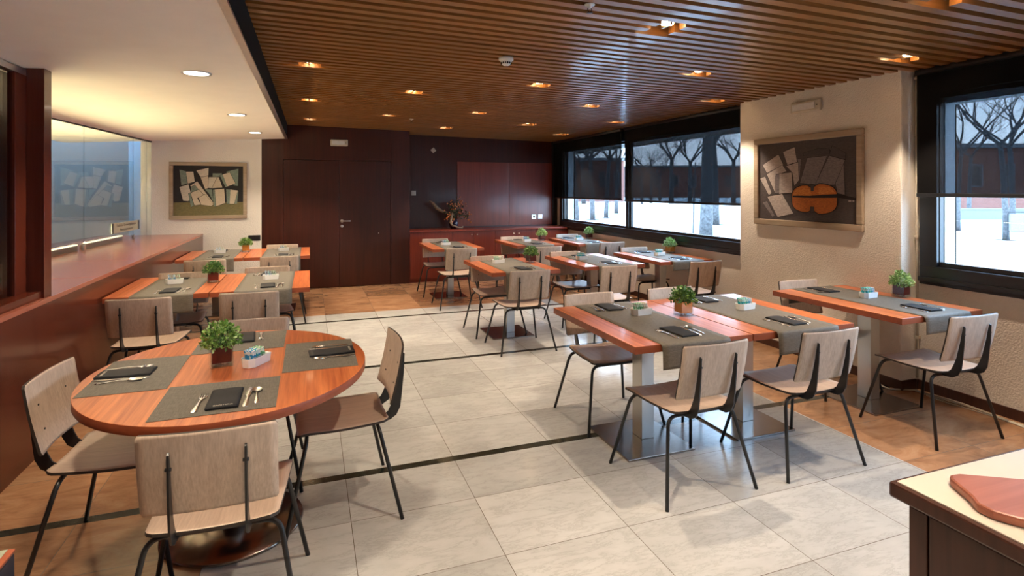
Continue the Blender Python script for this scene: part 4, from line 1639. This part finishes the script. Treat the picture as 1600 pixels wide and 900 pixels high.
# ------------------------------------------------------------------ dried arrangement on the cabinet
fl = thing('dried_arrangement', 'dark vase with driftwood, leaves and orange berries on the cabinet', 'flower arrangement', (2.42, 9.78, 0.884))
MB().lathe([(0.055, 0.0), (0.075, 0.03), (0.085, 0.09), (0.07, 0.15), (0.045, 0.18), (0.05, 0.20)], 28).build('vase', plain('dark_glazed_vase', (0.02, 0.012, 0.03), 0.08), fl)
dw = MB()
dw.tube([(-0.44, 0, 0.50), (-0.37, -0.01, 0.45), (-0.30, -0.02, 0.36), (-0.20, -0.03, 0.30), (-0.08, -0.04, 0.26), (-0.02, -0.05, 0.22)], [0.008, 0.028, 0.035, 0.022, 0.02, 0.015], 10)
dw.tube([(-0.04, -0.07, 0.28), (-0.06, -0.10, 0.20), (-0.085, -0.12, 0.11), (-0.05, -0.14, 0.06), (0.05, -0.14, 0.025), (0.13, -0.13, 0.02), (0.14, -0.13, 0.045)], [0.015, 0.020, 0.019, 0.018, 0.016, 0.012, 0.008], 10)
dw.build('driftwood', wood('driftwood', (0.16, 0.11, 0.07), (0.34, 0.25, 0.17), 0.7, 2, 50), fl)
rr = random.Random(5)
st, lf, be = MB(), MB(), MB()
tips = []
for k in range(26):
    a = rr.uniform(-0.5, 1)
    tx = rr.uniform(-0.18, 0.28)
    tz = rr.uniform(0.20, 0.55) - abs(tx - 0.08) * 0.35
    ty = rr.uniform(-0.16, 0.04)
    st.tube([(0, 0, 0.19), (tx * 0.4, ty * 0.5, 0.19 + (tz - 0.19) * 0.6), (tx, ty, tz)], [0.003, 0.0025, 0.0015], 5)
    tips.append((tx, ty, tz))
    for q in range(7):
        p = Vector((tx * rr.uniform(0.4, 1.05), ty + rr.uniform(-0.04, 0.04), 0.2 + (tz - 0.2) * rr.uniform(0.2, 1.05)))
        d = Vector((rr.uniform(-1, 1), rr.uniform(-1, 0.4), rr.uniform(-0.7, 0.8))).normalized()
        w = d.cross(Vector((0.3, 1, 0.5))).normalized()
        l = rr.uniform(0.035, 0.075)
        lf.add([p, p + d * l * 0.5 + w * l * 0.22, p + d * l, p + d * l * 0.5 - w * l * 0.22], [(0, 1, 2, 3)])
for k in range(85):
    tx, ty, tz = rr.choice(tips)
    x = tx + rr.gauss(0.03, 0.035)
    z = tz + rr.gauss(-0.02, 0.035)
    be.lathe([(0.0002, -0.013), (0.010, -0.008), (0.014, 0), (0.010, 0.008), (0.0002, 0.013)], 8, (x, ty - rr.uniform(0.01, 0.04), max(z, 0.05)))
for k in range(9):
    q = k / 8
    be.lathe([(0.0002, -0.013), (0.010, -0.008), (0.014, 0), (0.010, 0.008), (0.0002, 0.013)], 8, (0.10 + 0.2 * q, -0.06 + rr.uniform(-0.02, 0.02), 0.26 - 0.14 * q + rr.uniform(-0.02, 0.02)))
st.build('stems', M['soil'], fl)
lf.build('leaves', plain('dried_leaf', (0.045, 0.05, 0.015), 0.6, 0, 0.5, 20), fl)
ob = be.build('berries', plain('orange_berry', (0.75, 0.20, 0.05), 0.3, 0, 0.5, 12), fl)
ob['kind'] = 'stuff'

# ------------------------------------------------------------------ foreground counter and chopping board
ct = thing('serving_counter', 'dark wood serving counter with cream top in the right foreground', 'counter', (1.275, 0.935, 0))
MB().box(0.0, 1.4, -1.6, 0.0, 0.862, 0.898).build('counter_edge', M['counter_dark'], ct, bevel=0.006)
MB().box(0.012, 1.388, -1.588, -0.012, 0.898, 0.9005).build('counter_top', M['cream'], ct)
bdy = MB()
bdy.box(0.035, 1.36, -1.56, -0.03, 0.0, 0.861)
bdy.build('body', M['counter_dark'], ct)
MB().box(0.026, 0.0345, -1.55, -0.075, 0.02, 0.85).build('side_panel', M['counter_dark'], ct, bevel=0.002)
MB().box(0.026, 0.0345, -0.070, -0.03, 0.02, 0.85).build('corner_post', M['counter_dark'], ct, bevel=0.002)
bd = [(1.392, 0.875), (1.375, 0.862), (1.34, 0.80), (1.318, 0.775), (1.318, 0.745), (1.335, 0.715), (1.42, 0.60), (1.55, 0.45), (1.72, 0.50), (1.72, 0.66), (1.60, 0.765), (1.42, 0.872)]
cx, cy = 1.5, 0.68
bo = MB().prism([(a - cx, b - cy) for a, b in bd], 0.0, 0.020).build('chopping_board', M['board'], None, (cx, cy, 0.901), 0, 0.006)
tag(bo, 'reddish wooden chopping board lying on the cream counter', 'chopping board')

# corner of a service stand at the left edge of the frame
tt = thing('service_stand', 'corner of a dark-sided service stand with pale green top at the lower left edge', 'stand', (-1.02, 1.20, 0))
MB().box(-0.38, 0.38, -0.41, 0.41, 0.742, 0.750).build('top_edge', M['table_edge'], tt, bevel=0.002)
MB().box(-0.366, 0.366, -0.40, 0.407, 0.7502, 0.7512).build('top_inlay', plain('pale_green_laminate', (0.30, 0.33, 0.24), 0.4), tt)
MB().box(-0.379, 0.379, -0.409, 0.409, 0.04, 0.7415).build('body', plain('navy_lacquer', (0.012, 0.014, 0.03), 0.35), tt, bevel=0.004)
MB().box(-0.34, 0.34, -0.37, 0.37, 0.0, 0.039).build('plinth', M['dark'], tt)

# ------------------------------------------------------------------ outdoors
def mk_ground():
    m = NM('pale_paving')
    co = m.coord()
    n = m.noise(co, 0.5, 6, 0.6)
    return m.bsdf(m.ramp(n, [(0.3, (0.62, 0.62, 0.61)), (0.7, (0.80, 0.80, 0.79))]), 0.9)


gnd = MB().box(4.95, 160, -120, 160, -0.12, -0.05).build('ground', mk_ground())
struct(gnd)
bark = plain('grey_bark', (0.075, 0.072, 0.072), 0.9, 0, 0.45, 14)
soil_ = plain('tree_pit_soil', (0.035, 0.03, 0.025), 0.95, 0, 0.3, 6)


def at(px, d):
    """Point on the ground in image column px at distance d along the view axis."""
    x = (px - 800) / FPX * d
    return (d * math.sin(YAW) + x * math.cos(YAW), d * math.cos(YAW) - x * math.sin(YAW))


def tree(px, d, r, h, seed, label, spread=1.0, lv=4):
    x, y = at(px, d)
    rr = random.Random(seed)
    t = thing('bare_tree', label, 'tree', (x, y, -0.05), rr.uniform(0, 6), 'bare trees outside')
    tr = MB()
    lean = rr.uniform(-0.12, 0.12)
    p = [(0, 0, -0.02), (lean * 0.3, 0, h * 0.12), (lean, 0.04, h * 0.3), (lean * 1.4, 0.1, h * 0.42)]
    tr.tube(p, [r * 1.15, r, r * 0.9, r * 0.8], 12)
    tr.build('trunk', bark, t)
    br_ = MB()

    def grow(p, d_, l, rad, k):
        n = 4
        pts, rs = [Vector(p)], [rad]
        q = Vector(p)
        dd = Vector(d_)
        for i in range(n):
            dd = (dd + Vector((rr.uniform(-0.25, 0.25), rr.uniform(-0.25, 0.25), rr.uniform(-0.06, 0.16)))).normalized()
            q = q + dd * l / n
            pts.append(q.copy())
            rs.append(rad * (1 - 0.45 * (i + 1) / n))
        br_.tube(pts, rs, 6 if k > 1 else 4, caps=False)
        if k > 0:
            for c in range(3 if k > 1 else 4):
                i = rr.choice((2, 3, 4, 4))
                nd = (dd + Vector((rr.uniform(-1, 1), rr.uniform(-1, 1), rr.uniform(-0.35, 0.6))) * 0.9 * spread).normalized()
                grow(pts[i], nd, l * rr.uniform(0.6, 0.8), rs[i] * 0.62, k - 1)
    for c in range(4):
        a = c * 1.6 + rr.uniform(-0.3, 0.3)
        nd = Vector((math.cos(a) * 0.75, math.sin(a) * 0.75, 0.8)).normalized()
        grow((lean * 1.4, 0.1, h * 0.41), nd, h * 0.25, r * 0.55, lv)
    br_.build('branches', bark, t)
    pit = MB().lathe([(r * 3.4, -0.0), (r * 3.4, 0.006)], 20)
    po = pit.build('tree_pit', soil_, t)
    po.location.z = 0.0005
    return t


TR = [(1103, 17.5, 0.185, 9.5, 'thick pale tree trunk outside the middle window, with a wide bare crown', 4),
      (1118, 26, 0.16, 9, 'slimmer tree trunk just right of the thick pale trunk outside', 3),
      (926, 30, 0.13, 8, 'bare tree outside the far window, thickest trunk in that pane', 3),
      (947, 32, 0.12, 8, 'bare tree outside the far window, right of the thickest trunk there', 3),
      (963, 38, 0.13, 8, 'distant bare tree near the right end of the far window pane', 3),
      (901, 27, 0.12, 8, 'bare tree beside the white pier outside the far window', 3),
      (1003, 62, 0.16, 8, 'distant bare tree just right of the window mullion', 3),
      (1017, 66, 0.16, 8, 'distant bare tree second right of the window mullion', 3),
      (1031, 74, 0.16, 8, 'distant bare tree third right of the window mullion', 3),
      (1497, 22, 0.075, 7.5, 'thin bare tree at the left of the near window view', 4),
      (1514, 36, 0.12, 9, 'bare tree farther back between the two nearer ones in the near window', 3),
      (1572, 18, 0.085, 7.5, 'twisted bare tree beside the litter bin outside the near window', 4),
      (1582, 27, 0.12, 9, 'bare tree behind the litter bin outside the near window', 3),
      (1049, 64, 0.25, 12, 'large distant bare tree showing through the middle blind, left of its centre', 4),
      (1078, 70, 0.25, 12, 'large distant bare tree showing through the middle blind, by the stake', 4),
      (1146, 66, 0.25, 12, 'large distant bare tree showing through the middle blind, beside the pillar', 4),
      (912, 64, 0.25, 11, 'large distant bare tree behind the far corner blind', 4)]
for i, (px, d, r, h, lab, lv) in enumerate(TR):
    tree(px, d, r, h, 20 + i, lab, 1.0, lv)
x, y = at(1083, 20)
sk = MB().tube([(0, 0, 0), (0.03, 0, 1.2), (0.10, 0, 2.6)], [0.03, 0.028, 0.022], 8).build('garden_stake', bark, None, (x, y, -0.05))
tag(sk, 'thin leaning stake left of the thick pale trunk outside', 'stake')
x, y = at(1592, 17.6)
bn = thing('litter_bin', 'grey litter bin on a metal frame beside the twisted tree outside', 'bin', (x, y, -0.05), -0.9)
MB().box(-0.22, 0.22, -0.12, 0.12, 0.32, 0.85).build('bin_body', plain('grey_bin', (0.16, 0.18, 0.20), 0.5), bn, bevel=0.02)
fr = MB()
fr.tube(arc_pts([(-0.27, 0, 0.0), (-0.27, 0, 0.92), (0.27, 0, 0.92), (0.27, 0, 0.0)], 0.08, 5), 0.02, 8)
fr.box(-0.26, 0.26, -0.02, 0.02, 0.28, 0.31)
fr.build('bin_frame', M['frame'], bn)


def mk_brick():
    m = NM('red_brick')
    b = m.n('ShaderNodeTexBrick')
    m.put(b.inputs['Vector'], m.mapping(m.coord(), (1, 1, 1), (PI / 2, 0, 0)))
    b.inputs['Color1'].default_value = (0.12, 0.038, 0.026, 1)
    b.inputs['Color2'].default_value = (0.16, 0.055, 0.038, 1)
    b.inputs['Mortar'].default_value = (0.14, 0.09, 0.075, 1)
    b.inputs['Scale'].default_value = 2.0
    return m.bsdf(b.outputs[0], 0.9)


BRICK = mk_brick()
paleb = plain('pale_building', (0.14, 0.14, 0.15), 0.8)


def building(px0, px1, d, h, mat, label, rows, cols):
    xa, ya = at(px0, d)
    xb, yb = at(px1, d)
    w = math.hypot(xb - xa, yb - ya)
    rz = math.atan2(yb - ya, xb - xa)
    t = thing('building', label, 'building', ((xa + xb) / 2, (ya + yb) / 2, -0.05), rz)
    MB().box(-w / 2, w / 2, 0, 9, 0, h).build('wall', mat, t)
    MB().box(-w / 2 - 0.3, w / 2 + 0.3, -0.3, 9.3, h, h + 0.35).build('roof_slab', paleb, t)
    for r_ in range(rows):
        for c in range(cols):
            x0 = -w / 2 + w * (c + 0.3) / cols
            x1 = -w / 2 + w * (c + 0.7) / cols
            z0 = h * (r_ + 0.35) / rows
            f = MB().box(x0, x1, -0.06, -0.001, z0, z0 + h * 0.38 / rows).build('window_frame', paleb, t)
            MB().box(x0 + 0.1, x1 - 0.1, -0.08, -0.061, z0 + 0.1, z0 + h * 0.38 / rows - 0.1).build('window_glass', M['frame'], f)
    return t


building(1400, 1700, 48, 5.2, BRICK, 'low red brick building outside the near window', 1, 6)
building(860, 975, 75, 5.5, BRICK, 'low red brick building far behind the trees in the far window', 1, 5)
building(985, 1180, 110, 6.0, BRICK, 'low distant brick building behind the thick trunk', 1, 7)
lw = thing('garden_wall', 'low pale wall in front of the brick building outside', 'wall', (*at(1540, 30), -0.05), -YAW)
MB().box(-9, 9, 0, 0.3, 0, 0.55).build('wall', plain('pale_wall', (0.13, 0.13, 0.13), 0.8), lw)
MB().box(-9.05, 9.05, -0.04, 0.34, 0.551, 0.61).build('coping', paleb, lw)
